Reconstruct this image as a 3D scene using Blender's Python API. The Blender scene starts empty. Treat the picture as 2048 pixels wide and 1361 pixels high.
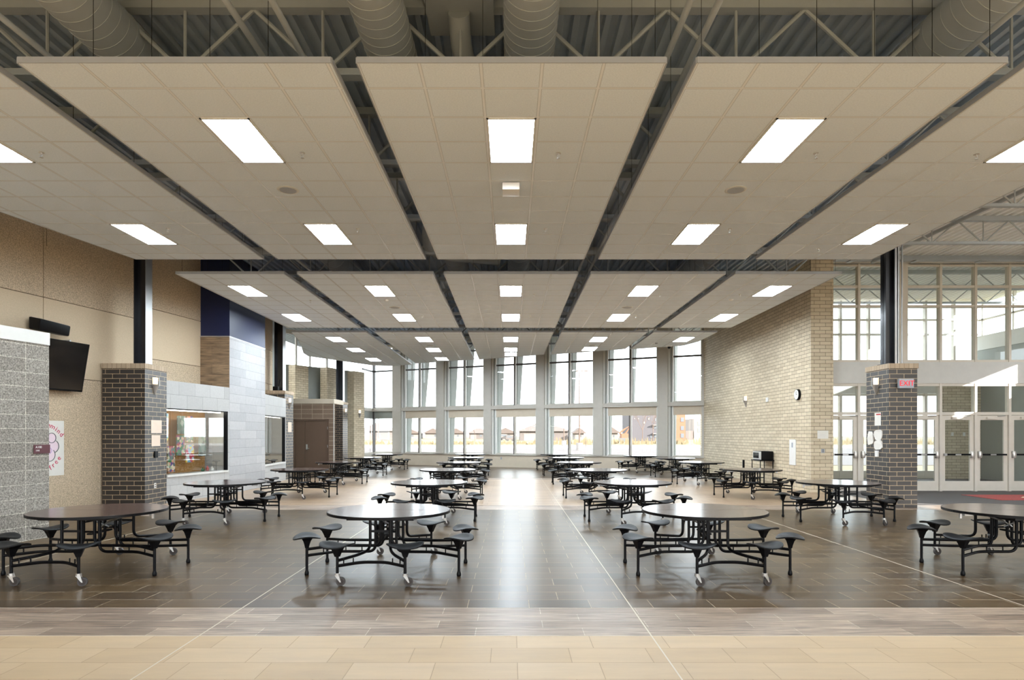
import bpy, bmesh, math, random
from mathutils import Vector, Matrix
random.seed(7)
S = bpy.context.scene
COL = S.collection
F = 1263.0                      # focal length in pixels of the 2048 wide frame
EYE = 1.70

# ------------------------------------------------------------------ camera, world, sun, exposure
cam = bpy.data.cameras.new('camera'); co = bpy.data.objects.new('camera', cam); COL.objects.link(co)
cam.sensor_width = 36.0; cam.lens = F / 2048 * 36.0
cam.shift_x = 0.0015; cam.shift_y = 0.0925
cam.clip_start = 0.05; cam.clip_end = 2000
co.location = (0, 0, EYE); co.rotation_euler = (math.pi / 2, 0, 0)
S.camera = co

w = bpy.data.worlds.new('daylight'); S.world = w; w.use_nodes = True
bg = w.node_tree.nodes['Background']
bg.inputs[0].default_value = (0.88, 0.945, 1.0, 1); bg.inputs[1].default_value = 4.2

sd = bpy.data.lights.new('sun', 'SUN'); sd.energy = 14.0; sd.angle = 0.012; sd.color = (1.0, 0.96, 0.9)
so = bpy.data.objects.new('sun', sd); COL.objects.link(so); so.location = (30, -20, 20)
so.rotation_euler = Vector((-0.75, 0.6, -0.30)).to_track_quat('-Z', 'Y').to_euler()

S.view_settings.view_transform = 'Standard'; S.view_settings.look = 'None'
S.view_settings.gamma = 1.0; S.view_settings.use_curve_mapping = False
S.view_settings.exposure = 0.6
S.cycles.use_denoising = True
S.cycles.max_bounces = 10; S.cycles.diffuse_bounces = 6; S.cycles.glossy_bounces = 4
S.cycles.transparent_max_bounces = 16; S.cycles.sample_clamp_indirect = 8.0
S.cycles.caustics_reflective = False; S.cycles.caustics_refractive = False

# ------------------------------------------------------------------ helpers
def srgb(r, g, b):
    f = lambda c: (c / 255 / 12.92) if c / 255 <= 0.04045 else ((c / 255 + 0.055) / 1.055) ** 2.4
    return (f(r), f(g), f(b), 1)

def at(px, py, Z):
    return ((px - 1021) / F * Z, Z, EYE + (870 - py) / F * Z)

class MB:
    def __init__(s): s.v = []; s.f = []
    def add(s, vs, fs):
        n = len(s.v); s.v += [tuple(v) for v in vs]; s.f += [tuple(i + n for i in q) for q in fs]; return s
    def box(s, x0, x1, y0, y1, z0, z1):
        return s.add([(x0,y0,z0),(x1,y0,z0),(x1,y1,z0),(x0,y1,z0),(x0,y0,z1),(x1,y0,z1),(x1,y1,z1),(x0,y1,z1)],
                     [(0,3,2,1),(4,5,6,7),(0,1,5,4),(1,2,6,5),(2,3,7,6),(3,0,4,7)])
    def prism(s, poly, z0, z1):
        n = len(poly)
        return s.add([(x,y,z0) for x,y in poly] + [(x,y,z1) for x,y in poly],
                     [tuple(range(n-1,-1,-1)), tuple(range(n,2*n))] + [(i,(i+1)%n,(i+1)%n+n,i+n) for i in range(n)])
    def hull(s, a, b):      # two matching rings of points joined into a solid
        n = len(a)
        return s.add(list(a)+list(b), [tuple(range(n-1,-1,-1)), tuple(range(n,2*n))] + [(i,(i+1)%n,(i+1)%n+n,i+n) for i in range(n)])
    def cyl(s, p0, p1, r0, r1=None, n=12):
        if r1 is None: r1 = r0
        p0 = Vector(p0); p1 = Vector(p1); d = (p1-p0).normalized()
        u = d.orthogonal().normalized(); v = d.cross(u)
        A = [p0+(u*math.cos(2*math.pi*i/n)+v*math.sin(2*math.pi*i/n))*r0 for i in range(n)]
        B = [p1+(u*math.cos(2*math.pi*i/n)+v*math.sin(2*math.pi*i/n))*r1 for i in range(n)]
        return s.hull(A, B)
    def tube(s, pts, r, n=8):
        P = [Vector(p) for p in pts]; d = (P[1]-P[0]).normalized(); u = d.orthogonal().normalized(); rings = []
        for i, p in enumerate(P):
            t = (P[min(i+1,len(P)-1)]-P[max(i-1,0)]).normalized()
            u = (u - t*u.dot(t)).normalized(); v = t.cross(u)
            rings.append([p+(u*math.cos(2*math.pi*k/n)+v*math.sin(2*math.pi*k/n))*r for k in range(n)])
        vs = [q for R in rings for q in R]; fs = [tuple(range(n-1,-1,-1)), tuple(range((len(P)-1)*n, len(P)*n))]
        for i in range(len(P)-1):
            for k in range(n):
                fs.append((i*n+k, i*n+(k+1)%n, (i+1)*n+(k+1)%n, (i+1)*n+k))
        return s.add(vs, fs)
    def lathe(s, prof, c=(0,0,0), n=20):
        vs = []; fs = []
        for r, z in prof:
            for k in range(n): vs.append((c[0]+r*math.cos(2*math.pi*k/n), c[1]+r*math.sin(2*math.pi*k/n), c[2]+z))
        m = len(prof)
        for i in range(m-1):
            for k in range(n): fs.append((i*n+k, i*n+(k+1)%n, (i+1)*n+(k+1)%n, (i+1)*n+k))
        fs.append(tuple(range(n-1,-1,-1))); fs.append(tuple(range((m-1)*n, m*n)))
        return s.add(vs, fs)
    def build(s, name, mat, parent=None, smooth=False, bevel=0, origin=None):
        me = bpy.data.meshes.new(name)
        o3 = Vector((0,0,0))
        if parent is not None and parent.get('_wl') : o3 = Vector(parent['_wl'])
        if origin is not None: o3 = Vector(origin)
        me.from_pydata([tuple(Vector(v)-o3) for v in s.v], [], s.f)
        bm = bmesh.new(); bm.from_mesh(me); bmesh.ops.recalc_face_normals(bm, faces=bm.faces)
        if bevel: bmesh.ops.bevel(bm, geom=[e for e in bm.edges if len(e.link_faces)==2 and e.calc_face_angle(0) > 0.6], offset=bevel, segments=2, affect='EDGES', profile=0.6)
        bm.to_mesh(me); bm.free()
        if smooth or bevel:
            me.polygons.foreach_set('use_smooth', [True]*len(me.polygons))
            me.set_sharp_from_angle(angle=math.radians(38))
        me.materials.append(mat)
        o = bpy.data.objects.new(name, me); COL.objects.link(o)
        if parent is not None:
            o.parent = parent
            if parent.type == 'MESH' and parent.get('_ml'): pass
        if origin is not None and parent is None: o.location = origin
        return o

class FR:                        # a wall frame: s along the wall, d to its left-hand normal, z up
    def __init__(f, o, d):
        f.o = Vector((o[0], o[1])); f.e = Vector((d[0], d[1])).normalized(); f.n = Vector((-f.e.y, f.e.x))
    def p(f, s, d): return tuple(f.o + f.e*s + f.n*d)
    def p3(f, s, d, z): q = f.p(s, d); return (q[0], q[1], z)
    def box(f, mb, s0, s1, d0, d1, z0, z1):
        return mb.prism([f.p(s0,d0), f.p(s1,d0), f.p(s1,d1), f.p(s0,d1)], z0, z1)

def rnd(pts, r, n=5):            # round the corners of a polyline
    P = [Vector(p) for p in pts]; out = [P[0]]
    for i in range(1, len(P)-1):
        a = (P[i-1]-P[i]); b = (P[i+1]-P[i]); k = min(r, a.length*.49, b.length*.49)
        A = P[i]+a.normalized()*k; B = P[i]+b.normalized()*k
        for j in range(n+1):
            t = j/n; out.append(A*(1-t)**2 + P[i]*2*t*(1-t) + B*t*t)
    out.append(P[-1]); return out

def tag(o, label=None, cat=None, group=None, kind=None):
    if label: o['label'] = label
    if cat: o['category'] = cat
    if group: o['group'] = group
    if kind: o['kind'] = kind
    return o
def thing(name, label, cat, loc, group=None, kind=None, local=False):
    o = bpy.data.objects.new(name, None); COL.objects.link(o); o.location = loc; o.empty_display_size = .1
    if not local: o['_wl'] = tuple(loc)      # parts are given in world coordinates
    return tag(o, label, cat, group, kind)
def struct(o): o['kind'] = 'structure'; return o
def sub(mb, name, mat, part, **k):           # a sub-part in world coordinates under a part whose root sits at _wl
    r = part.parent; org = tuple(r['_wl']) if r is not None and r.get('_wl') else (0,0,0)
    o = mb.build(name, mat, None, origin=None, **k)
    for v in o.data.vertices: v.co -= Vector(org)
    o.parent = part; return o
def copy_tree(o, parent=None):
    c = o.copy(); COL.objects.link(c)
    if parent is not None: c.parent = parent
    for ch in list(o.children): copy_tree(ch, c)
    return c
def text(body, name, mat, size, loc, rot, parent, ext=.002, align='CENTER'):
    c = bpy.data.curves.new(name, 'FONT'); c.body = body; c.size = size; c.extrude = ext; c.align_x = align; c.align_y = 'CENTER'
    tmp = bpy.data.objects.new('tmp', c); COL.objects.link(tmp); bpy.context.view_layer.update()
    me = bpy.data.meshes.new_from_object(tmp.evaluated_get(bpy.context.evaluated_depsgraph_get())); bpy.data.objects.remove(tmp)
    me.materials.clear(); me.materials.append(mat); o = bpy.data.objects.new(name, me); COL.objects.link(o)
    o.parent = parent
    org = Vector(parent['_wl']) if parent.get('_wl') else Vector((0,0,0))
    if parent.type == 'MESH' and parent.parent is not None and parent.parent.get('_wl'): org = Vector(parent.parent['_wl'])
    o.location = Vector(loc) - org; o.rotation_euler = rot; return o

# ------------------------------------------------------------------ materials
class NT:
    def __init__(s, name):
        s.m = bpy.data.materials.new(name); s.m.use_nodes = True; s.t = s.m.node_tree; s.t.nodes.clear()
        s.out = s.n('ShaderNodeOutputMaterial'); s.b = s.n('ShaderNodeBsdfPrincipled'); s.l(s.b.outputs[0], s.out.inputs[0])
    def n(s, k, **a):
        x = s.t.nodes.new(k)
        for q, v in a.items(): setattr(x, q, v)
        return x
    def l(s, a, b): s.t.links.new(a, b)
    def val(s, sock, v):
        if hasattr(v, 'links') or hasattr(v, 'is_linked'): s.l(v, sock)
        else: sock.default_value = v
    def math(s, op, a, b=0, c=0):
        x = s.n('ShaderNodeMath', operation=op); s.val(x.inputs[0], a); s.val(x.inputs[1], b); s.val(x.inputs[2], c); return x.outputs[0]
    def mix(s, f, a, b, mode='MIX'):
        x = s.n('ShaderNodeMix', data_type='RGBA', blend_type=mode); s.val(x.inputs[0], f); s.val(x.inputs[6], a); s.val(x.inputs[7], b); return x.outputs[2]
    def noise(s, vec, scale, detail=3, rough=.5):
        x = s.n('ShaderNodeTexNoise'); x.inputs['Scale'].default_value = scale; x.inputs['Detail'].default_value = detail; x.inputs['Roughness'].default_value = rough
        if vec is not None: s.l(vec, x.inputs['Vector'])
        return x.outputs[0]
    def ramp(s, f, stops):
        x = s.n('ShaderNodeValToRGB'); s.l(f, x.inputs[0]); e = x.color_ramp.elements
        while len(e) < len(stops): e.new(.5)
        for i, (p, c) in enumerate(stops): e[i].position = p; e[i].color = c
        return x.outputs[0]
    def bump(s, h, dist=.004, strength=.6):
        x = s.n('ShaderNodeBump'); x.inputs['Distance'].default_value = dist; x.inputs['Strength'].default_value = strength
        s.l(h, x.inputs['Height']); s.l(x.outputs[0], s.b.inputs['Normal'])
    def uv(s):        # wall coordinates from world position and face normal
        g = s.n('ShaderNodeNewGeometry'); P = s.n('ShaderNodeSeparateXYZ'); s.l(g.outputs['Position'], P.inputs[0])
        N = s.n('ShaderNodeSeparateXYZ'); s.l(g.outputs['True Normal'], N.inputs[0])
        nz = s.math('ABSOLUTE', N.outputs[2])
        u = s.math('ADD', s.math('SUBTRACT', s.math('MULTIPLY', P.outputs[1], N.outputs[0]), s.math('MULTIPLY', P.outputs[0], N.outputs[1])), s.math('MULTIPLY', P.outputs[0], nz))
        v = s.math('ADD', P.outputs[2], s.math('MULTIPLY', P.outputs[1], nz))
        c = s.n('ShaderNodeCombineXYZ'); s.l(u, c.inputs[0]); s.l(v, c.inputs[1]); s.l(s.math('ADD', P.outputs[0], P.outputs[1]), c.inputs[2]); return c.outputs[0], g.outputs['Position']
    def bricks(s, vec, w, h, mortar, c1, c2, cm, off=.5, freq=2, bias=0, shift=(0,0,0)):
        mp = s.n('ShaderNodeMapping'); s.l(vec, mp.inputs[0]); mp.inputs['Location'].default_value = shift
        x = s.n('ShaderNodeTexBrick'); s.l(mp.outputs[0], x.inputs['Vector'])
        x.offset = off; x.offset_frequency = freq; x.squash = 1
        I = x.inputs; I['Scale'].default_value = 1; I['Brick Width'].default_value = w; I['Row Height'].default_value = h
        I['Mortar Size'].default_value = mortar; I['Mortar Smooth'].default_value = .1; I['Bias'].default_value = bias
        I['Color1'].default_value = c1; I['Color2'].default_value = c2; I['Mortar'].default_value = cm
        return x.outputs[0], x.outputs[1]
def pb(n, col=None, rough=.5, metal=0, spec=.5):
    if col is not None: n.val(n.b.inputs['Base Color'], col)
    n.b.inputs['Roughness'].default_value = rough; n.b.inputs['Metallic'].default_value = metal; n.b.inputs['Specular IOR Level'].default_value = spec
    return n.m
def plain(name, col, rough=.5, metal=0, spec=.5, var=.06, scale=6):
    n = NT(name); g = n.n('ShaderNodeNewGeometry'); k = n.noise(g.outputs['Position'], scale, 2)
    c = n.mix(k, tuple(c*(1-var) for c in col[:3])+(1,), tuple(min(1, c*(1+var)) for c in col[:3])+(1,))
    return pb(n, c, rough, metal, spec)
def brickmat(name, w, h, mortar, c1, c2, cm, rough=.8, off=.5, speck=.25, sscale=90, spec=.4, bump=.004, shift=(0,0,0), freq=2, grain=None):
    n = NT(name); uv, pos = n.uv(); c, f = n.bricks(uv, w, h, mortar, c1, c2, cm, off, freq, 0, shift)
    if grain:
        mp = n.n('ShaderNodeMapping'); n.l(uv, mp.inputs[0]); mp.inputs['Scale'].default_value = (1, grain, 1); k = n.noise(mp.outputs[0], sscale, 5, .6)
    else: k = n.noise(pos, sscale, 2, .6)
    kk = n.ramp(k, [(.3, (1-speck,)*3+(1,)), (.7, (1+speck,)*3+(1,))])
    c = n.mix(1, c, kk, 'MULTIPLY')
    n.bump(n.math('SUBTRACT', 1, f), bump, .7)
    return pb(n, c, rough, 0, spec)
def floormat(name, w, h, mortar, c1, c2, cm, rough, grain=.2, spec=.5, off=.5, shift=(0,0,0), gs=(1.2, 14, 1), freq=2):
    n = NT(name); g = n.n('ShaderNodeNewGeometry'); pos = g.outputs['Position']
    c, f = n.bricks(pos, w, h, mortar, c1, c2, cm, off, freq, 0, shift)
    mp = n.n('ShaderNodeMapping'); n.l(pos, mp.inputs[0]); mp.inputs['Scale'].default_value = gs
    k = n.noise(mp.outputs[0], 2.2, 6, .65)
    kk = n.ramp(k, [(.34, (1-grain,)*3+(1,)), (.66, (1+grain,)*3+(1,))])
    c = n.mix(1, c, kk, 'MULTIPLY')
    n.val(n.b.inputs['Base Color'], c)
    r = n.math('ADD', rough, n.math('MULTIPLY', k, .12)); r = n.math('ADD', r, n.math('MULTIPLY', f, .3)); n.l(r, n.b.inputs['Roughness'])
    n.b.inputs['Specular IOR Level'].default_value = spec
    n.bump(n.math('SUBTRACT', 1, f), .0015, .5)
    return n.m
def emit(name, col, st):
    n = NT(name); e = n.n('ShaderNodeEmission'); e.inputs[0].default_value = col; e.inputs[1].default_value = st; n.l(e.outputs[0], n.out.inputs[0]); return n.m
def glassmat(name, refl=1.0, tint=(1,1,1,1)):
    n = NT(name); t = n.n('ShaderNodeBsdfTransparent'); t.inputs[0].default_value = tint
    g = n.n('ShaderNodeBsdfGlossy'); g.inputs['Roughness'].default_value = .01
    fr = n.n('ShaderNodeFresnel'); gg = n.n('ShaderNodeNewGeometry'); n.l(n.math('SUBTRACT', 1.45, n.math('MULTIPLY', gg.outputs['Backfacing'], 1.45-1/1.45)), fr.inputs[0])
    f = n.math('MINIMUM', n.math('MULTIPLY', fr.outputs[0], refl), .95)
    m = n.n('ShaderNodeMixShader'); n.l(f, m.inputs[0]); n.l(t.outputs[0], m.inputs[1]); n.l(g.outputs[0], m.inputs[2]); n.l(m.outputs[0], n.out.inputs[0]); return n.m

M = {}
M['dark_tile'] = floormat('dark_floor_tile', .61, .313, .0035, srgb(68,53,36), srgb(88,70,48), srgb(170,154,130), .25, .3, .2, shift=(.12,.07,0))
M['plank'] = floormat('light_wood_tile', .93, .214, .003, srgb(120,101,86), srgb(156,136,118), srgb(188,176,160), .32, .55, .3, off=.37, shift=(.3,.01,0), gs=(1,18,1))
M['cream_tile'] = floormat('cream_floor_tile', .61, .322, .0025, srgb(176,149,112), srgb(187,161,126), srgb(150,130,104), .42, .07, .5, off=.67, shift=(.15,.125,0), gs=(.6,3,1))
M['tan_tile'] = floormat('tan_floor_tile', .61, .322, .0025, srgb(150,124,98), srgb(164,138,110), srgb(146,126,104), .28, .07, .5, off=.67, shift=(.15,.125,0), gs=(.6,3,1))
M['joint'] = plain('floor_joint_strip', srgb(196,184,164), .5)
M['carpet'] = plain('grey_carpet', srgb(88,84,82), .95, scale=120, var=.3)
M['speckled_block'] = brickmat('ground_face_block', .46, .224, .005, srgb(132,126,118), srgb(146,140,132), srgb(190,184,170), .8, off=0, speck=.55, sscale=45, shift=(.1,-.005,0))
M['brown_block'] = brickmat('brown_block', .5, .21, .006, srgb(112,92,76), srgb(124,104,88), srgb(190,172,150), .8, off=0, speck=.25, sscale=50, shift=(.2,.06,0))
M['dark_brick'] = brickmat('dark_brick', .335, .1085, .0065, srgb(42,38,36), srgb(56,51,48), srgb(176,154,124), .36, speck=.2, spec=.7, shift=(.05,.03,0))
M['cream_brick'] = brickmat('cream_brick', .335, .109, .0055, srgb(200,184,156), srgb(218,203,176), srgb(112,98,78), .6, speck=.06, shift=(.1,.02,0))
M['soldier'] = brickmat('brick_cap', .109, .4, .005, srgb(176,156,132), srgb(190,170,146), srgb(140,122,100), .7, off=0, speck=.1)
M['white_tile'] = brickmat('white_wall_tile', .61, .38, .003, srgb(174,173,171), srgb(186,185,183), srgb(120,118,116), .45, speck=.04, sscale=20, shift=(.1,.33,0))
M['white_plank'] = brickmat('white_plank_tile', 1.2, .262, .003, srgb(162,162,164), srgb(180,179,179), srgb(112,110,110), .4, off=.33, speck=.05, sscale=12, freq=3)
M['wood_plank'] = brickmat('brown_plank_tile', .95, .265, .003, srgb(120,98,76), srgb(142,118,92), srgb(90,74,58), .5, off=.4, speck=.5, sscale=1.6, grain=14)
M['precast'] = brickmat('exposed_aggregate_precast', 50, 50, .0, srgb(196,176,150), srgb(196,176,150), srgb(196,176,150), .9, speck=.34, sscale=45)
M['precast_smooth'] = brickmat('smooth_precast', 50, 50, .0, srgb(208,188,160), srgb(208,188,160), srgb(208,188,160), .85, speck=.08, sscale=60)
M['joint_dark'] = plain('panel_joint', srgb(96,80,62), .9)
M['navy'] = plain('navy_metal', srgb(14,26,66), .42, 0, .5)
M['tan_paint'] = plain('tan_paint', srgb(196,182,162), .6)
M['white_paint'] = plain('white_paint', srgb(214,213,208), .55)
M['grey_paint'] = plain('grey_green_paint', srgb(150,154,148), .6)
M['frame'] = plain('window_frame_metal', srgb(184,178,168), .45, 0, .5)
M['dark_frame'] = plain('dark_mullion', srgb(74,68,66), .45)
M['door_frame'] = plain('door_metal', srgb(222,215,203), .4)
M['bronze'] = plain('steel_door_brown', srgb(96,74,58), .5)
M['steel_paint'] = plain('joist_grey_paint', srgb(176,182,188), .55)
M['deck'] = plain('roof_deck_paint', srgb(186,198,212), .6)
M['deck_lit'] = plain('lit_roof_deck', srgb(246,247,248), .6, var=.02)  # same roof deck, with the lobby's bright light put into its colour
M['duct'] = plain('painted_duct', srgb(178,184,190), .6)
M['fascia'] = plain('cloud_edge_trim', srgb(166,170,178), .45)
M['black'] = plain('black_powder_coat', (.003,.003,.004,1), .4, 0, .16)
M['column_black'] = plain('black_gloss_steel', (.012,.013,.02,1), .25, 0, .6)
M['seat'] = plain('black_seat_plastic', (.004,.004,.005,1), .45, 0, .14)
M['rubber'] = plain('rubber', srgb(70,66,64), .6)
M['chrome'] = plain('zinc_fork', (.62,.6,.57,1), .3, .8)
M['steel'] = plain('brushed_steel', (.5,.5,.5,1), .35, .9)
M['wheel'] = plain('caster_wheel', srgb(52,42,38), .5)
M['plastic_w'] = plain('white_plastic', srgb(232,230,226), .4)
M['paper'] = plain('paper', srgb(228,224,216), .8)
M['paper_tan'] = plain('cream_paper', srgb(226,206,188), .8)
M['tv'] = plain('tv_screen', (.006,.006,.007,1), .08)
M['glass'] = glassmat('window_glass', 1.0, (.97,.985,.98,1))
M['glass_case'] = glassmat('display_glass', 2.4, (.94,.96,.95,1))
M['glass_in'] = glassmat('lobby_glass', 1.3, (.95,.98,.985,1))
M['lens'] = emit('troffer_lens', (.80,.91,1.0,1), 38)
M['sconce_glow'] = emit('sconce_glass', (1.0,.72,.42,1), 3.5)
M['case_fill'] = emit('case_fill_glow', (1,.95,.88,1), 14)
M['red_led'] = emit('exit_red', (1.0,.06,.08,1), .9)
M['maroon'] = plain('maroon_sign', srgb(92,52,58), .5)
M['white'] = plain('white_lettering', srgb(240,240,236), .5)
M['pink'] = plain('pink_marker', srgb(206,60,96), .7)
M['marker'] = plain('dark_marker', srgb(48,52,66), .7)
M['petal'] = plain('petal_pink', srgb(236,214,222), .8)
M['lilac'] = plain('petal_lilac', srgb(190,160,214), .8)
def palette(name, cols, scale):
    n = NT(name); g = n.n('ShaderNodeNewGeometry'); v = n.n('ShaderNodeTexVoronoi'); v.inputs['Scale'].default_value = scale; n.l(g.outputs['Position'], v.inputs[0])
    s = n.n('ShaderNodeSeparateColor'); n.l(v.outputs['Color'], s.inputs[0])
    c = n.ramp(s.outputs[0], [(i/len(cols), q) for i, q in enumerate(cols)]); return pb(n, c, .7)
M['art_a'] = palette('child_painting', [srgb(60,90,170), srgb(220,90,70), srgb(240,220,190), srgb(70,140,90), srgb(120,120,130)], 14)
M['art_b'] = palette('collage', [srgb(230,140,60), srgb(240,220,90), srgb(90,170,210), srgb(230,230,225), srgb(200,70,90)], 11)
M['art_c'] = palette('grey_collage', [srgb(120,130,120), srgb(80,84,80), srgb(170,170,160), srgb(90,120,100)], 9)
M['amber'] = plain('case_amber_back', srgb(178,130,74), .8)
M['green'] = plain('green_plastic', srgb(30,110,70), .5)
M['red'] = plain('red_plastic', srgb(190,44,40), .5)
M['blue'] = plain('blue_plastic', srgb(40,70,150), .5)
M['rug'] = palette('red_rug', [srgb(168,60,60), srgb(150,48,50), srgb(176,70,62)], 60)
M['cream'] = plain('cream_emblem', srgb(236,222,190), .9)
M['orange'] = plain('orange_emblem', srgb(222,140,60), .9)
M['pave'] = plain('outside_pavement', srgb(80,72,70), .9, scale=.2)
M['walk'] = plain('outside_sidewalk', srgb(138,131,127), .9, scale=.3)
M['grass'] = plain('dry_grass', srgb(104,92,62), .95, var=.25, scale=.15)
M['siding'] = plain('house_siding', srgb(98,88,84), .8)
M['siding_w'] = plain('white_siding', srgb(124,114,108), .8)
M['shingle'] = plain('roof_shingle', srgb(90,78,72), .9, var=.15, scale=1)
M['apt_grey'] = plain('dark_grey_cladding', srgb(78,73,76), .8)
M['apt_orange'] = plain('orange_cladding', srgb(122,82,60), .8)
M['win_dark'] = plain('distant_window', srgb(90,92,96), .3)
M['bark'] = plain('bare_bark', srgb(98,80,70), .9)
M['shrub'] = plain('dry_shrub', srgb(106,93,70), .95, var=.3, scale=1)
# suspended ceiling tile with its T-bar grid, in the cloud's own coordinates
n = NT('ceiling_tile'); tc = n.n('ShaderNodeTexCoord'); P = n.n('ShaderNodeSeparateXYZ'); n.l(tc.outputs['Object'], P.inputs[0])
def lines(sock):
    m = n.math('PINGPONG', sock, .305); return n.math('LESS_THAN', m, .013)
def lines2(sock):
    return n.math('LESS_THAN', n.math('PINGPONG', sock, .305), .019)
L = n.math('MAXIMUM', lines(P.outputs[0]), lines(P.outputs[1])); L2 = n.math('MAXIMUM', lines2(P.outputs[0]), lines2(P.outputs[1]))
k = n.noise(tc.outputs['Object'], 55, 2, .7)
tile = n.ramp(k, [(.35, srgb(222,232,243)), (.65, srgb(232,241,251))])
n.l(n.mix(L, n.mix(L2, tile, srgb(190,196,204)), srgb(236,240,246)), n.b.inputs['Base Color'])
n.l(n.math('SUBTRACT', .95, n.math('MULTIPLY', L, .7)), n.b.inputs['Roughness'])
n.bump(n.math('ADD', n.math('MULTIPLY', L, 1.0), n.math('MULTIPLY', k, .15)), .008, .8)
n.b.inputs['Specular IOR Level'].default_value = .3
M['ceil_tile'] = n.m
n = NT('laminate_top'); tc = n.n('ShaderNodeTexCoord'); mp = n.n('ShaderNodeMapping'); n.l(tc.outputs['Object'], mp.inputs[0]); mp.inputs['Scale'].default_value = (2, 26, 1)
k = n.noise(mp.outputs[0], 2.5, 5, .6); n.l(n.ramp(k, [(.3, srgb(62,46,42)), (.7, srgb(88,68,62))]), n.b.inputs['Base Color'])
n.b.inputs['Roughness'].default_value = .17; n.b.inputs['Specular IOR Level'].default_value = .6
M['laminate'] = n.m

# ------------------------------------------------------------------ floor
def flr(x0, x1, y0, y1, mat, name='floor', z=0.0, t=.1):
    return struct(MB().box(x0, x1, y0, y1, z-t, z).build(name, M[mat]))
flr(-12, 17, -6, 5.33, 'cream_tile'); flr(-12, 17, 5.33, 6.19, 'plank')
flr(-12, 17, 6.19, 14.3, 'dark_tile')
flr(-12, 17, 14.3, 15.18, 'plank')
flr(-12, 9.45, 15.18, 23.8, 'tan_tile'); flr(-12, 9.45, 23.8, 24.7, 'plank'); 
struct(MB().prism([(-12,24.7),(9.45,24.7),(9.45,28.4),(-7.9,36.3),(-12,36.3)], -.1, 0).build('floor', M['dark_tile']))
flr(9.45, 18.3, 15.18, 24.6, 'carpet')
fj = 0
for x in (-6.5, -2.63, 1.19, 5.1):
    o = struct(MB().box(x-.006, x+.006, -5, 24.7, 0, .0012).build('trim_%d' % (fj+1), M['joint'])); fj += 1
for y in (5.33, 6.19, 14.3, 15.18, 24.7):
    struct(MB().box(-11, 9.4, y-.004, y+.004, 0, .001).build('trim_%d' % (fj+1), M['joint'])); fj += 1

# ------------------------------------------------------------------ walls, left side
H = 6.95
WL = FR((-9.5, 15.0), (.2, 1.0))              # tan precast wall, s = 0 beside the first pillar
def panelwall(fr, segs, mb_mat_list):
    pass
mb = MB(); WL.box(mb, -13, 3.35, .02, .3, 0, H); wall_left = struct(mb.build('wall_left', M['joint_dark']))
def panels(s0, s1, zs, tag_):
    for i in range(len(zs)-1):
        m = MB(); WL.box(m, s0+.008, s1-.008, 0, .05, zs[i]+.008, zs[i+1]-.008)
        o = m.build('panel', M['precast'] if i != 1 else M['precast_smooth'], wall_left)
panels(-13, -1.73, [0, 2.95, 4.6, H], 'a'); panels(-1.73, .98, [0, 2.95, 4.6, H], 'b'); panels(.98, 3.3, [0, 3.65, 4.95, H], 'c')
# speckled block wall at the very left
BW = FR((-7.65, 10.47), (-.22, -1.0))
mb = MB(); BW.box(mb, 0, 9, -.3, 0, 0, 3.18); bw = struct(mb.build('wall_near_left', M['speckled_block']))
mb = MB(); BW.box(mb, -.005, 9, -.31, .012, 3.18, 3.385); mb.build('cap', M['white_paint'], bw)
# tiled tower with navy top
tower = struct(MB().box(-9.2, -8.05, 18.1, 20.72, 0, 4.5).build('wall_tower', M['white_plank']))
struct(MB().box(-9.2, -8.05, 18.1, 20.72, 4.53, H).build('wall_tower', M['navy']))
struct(MB().box(-8.9, -8.052, 18.085, 18.1, 3.0, 4.5).build('wall_tower', M['wood_plank']))
struct(MB().box(-9.2, -8.04, 18.07, 20.73, 4.5, 4.53).build('trim_20', M['steel']))
# window walls of white tile with display cases
def casewall(name, p0, p1, s_w0, s_w1, num):
    L = math.dist(p0, p1); fr = FR(p0, (p1[0]-p0[0], p1[1]-p0[1]))
    m = MB(); fr.box(m, 0, L, 0, .75, 2.36, 3.05); fr.box(m, 0, L, 0, .75, 0, .67)
    if s_w0 > .01: fr.box(m, 0, s_w0, 0, .75, .67, 2.36)
    if s_w1 < L-.01: fr.box(m, s_w1, L, 0, .75, .67, 2.36)
    wl = struct(m.build(name, M['white_tile']))
    win = thing('window_%d' % num, None, None, fr.p3((s_w0+s_w1)/2, .05, .67), kind='structure')
    m = MB(); fr.box(m, s_w0, s_w1, -.03, .12, .64, .69); m.build('sill', M['white_paint'], win)
    m = MB(); fr.box(m, s_w1-.04, s_w1, -.01, .1, .69, 2.36); fr.box(m, s_w0, s_w1, 0, .06, 2.335, 2.36); m.build('frame', M['black'], win)
    m = MB()
    fr.box(m, s_w0, s_w1-.04, .045, .053, .69, 2.335); m.build('glass', M['glass_case'], win)
    m = MB(); fr.box(m, s_w0+.05, s_w1-.1, .15, .2, 2.31, 2.335); m.build('fill_strip', M['case_fill'], win)  # added glowing strip that brightens the inside of the case
    m = MB(); fr.box(m, s_w0, s_w1, .70, .74, .67, 2.36); m.build('back_panel', M['amber'], win)
    return fr
c1 = casewall('wall_display', (-8.51,15.63), (-8.05,18.09), 0.0, 2.42, 31)
c2 = casewall('wall_display', (-8.14,20.75), (-8.45,23.75), .05, 2.9, 32)
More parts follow.
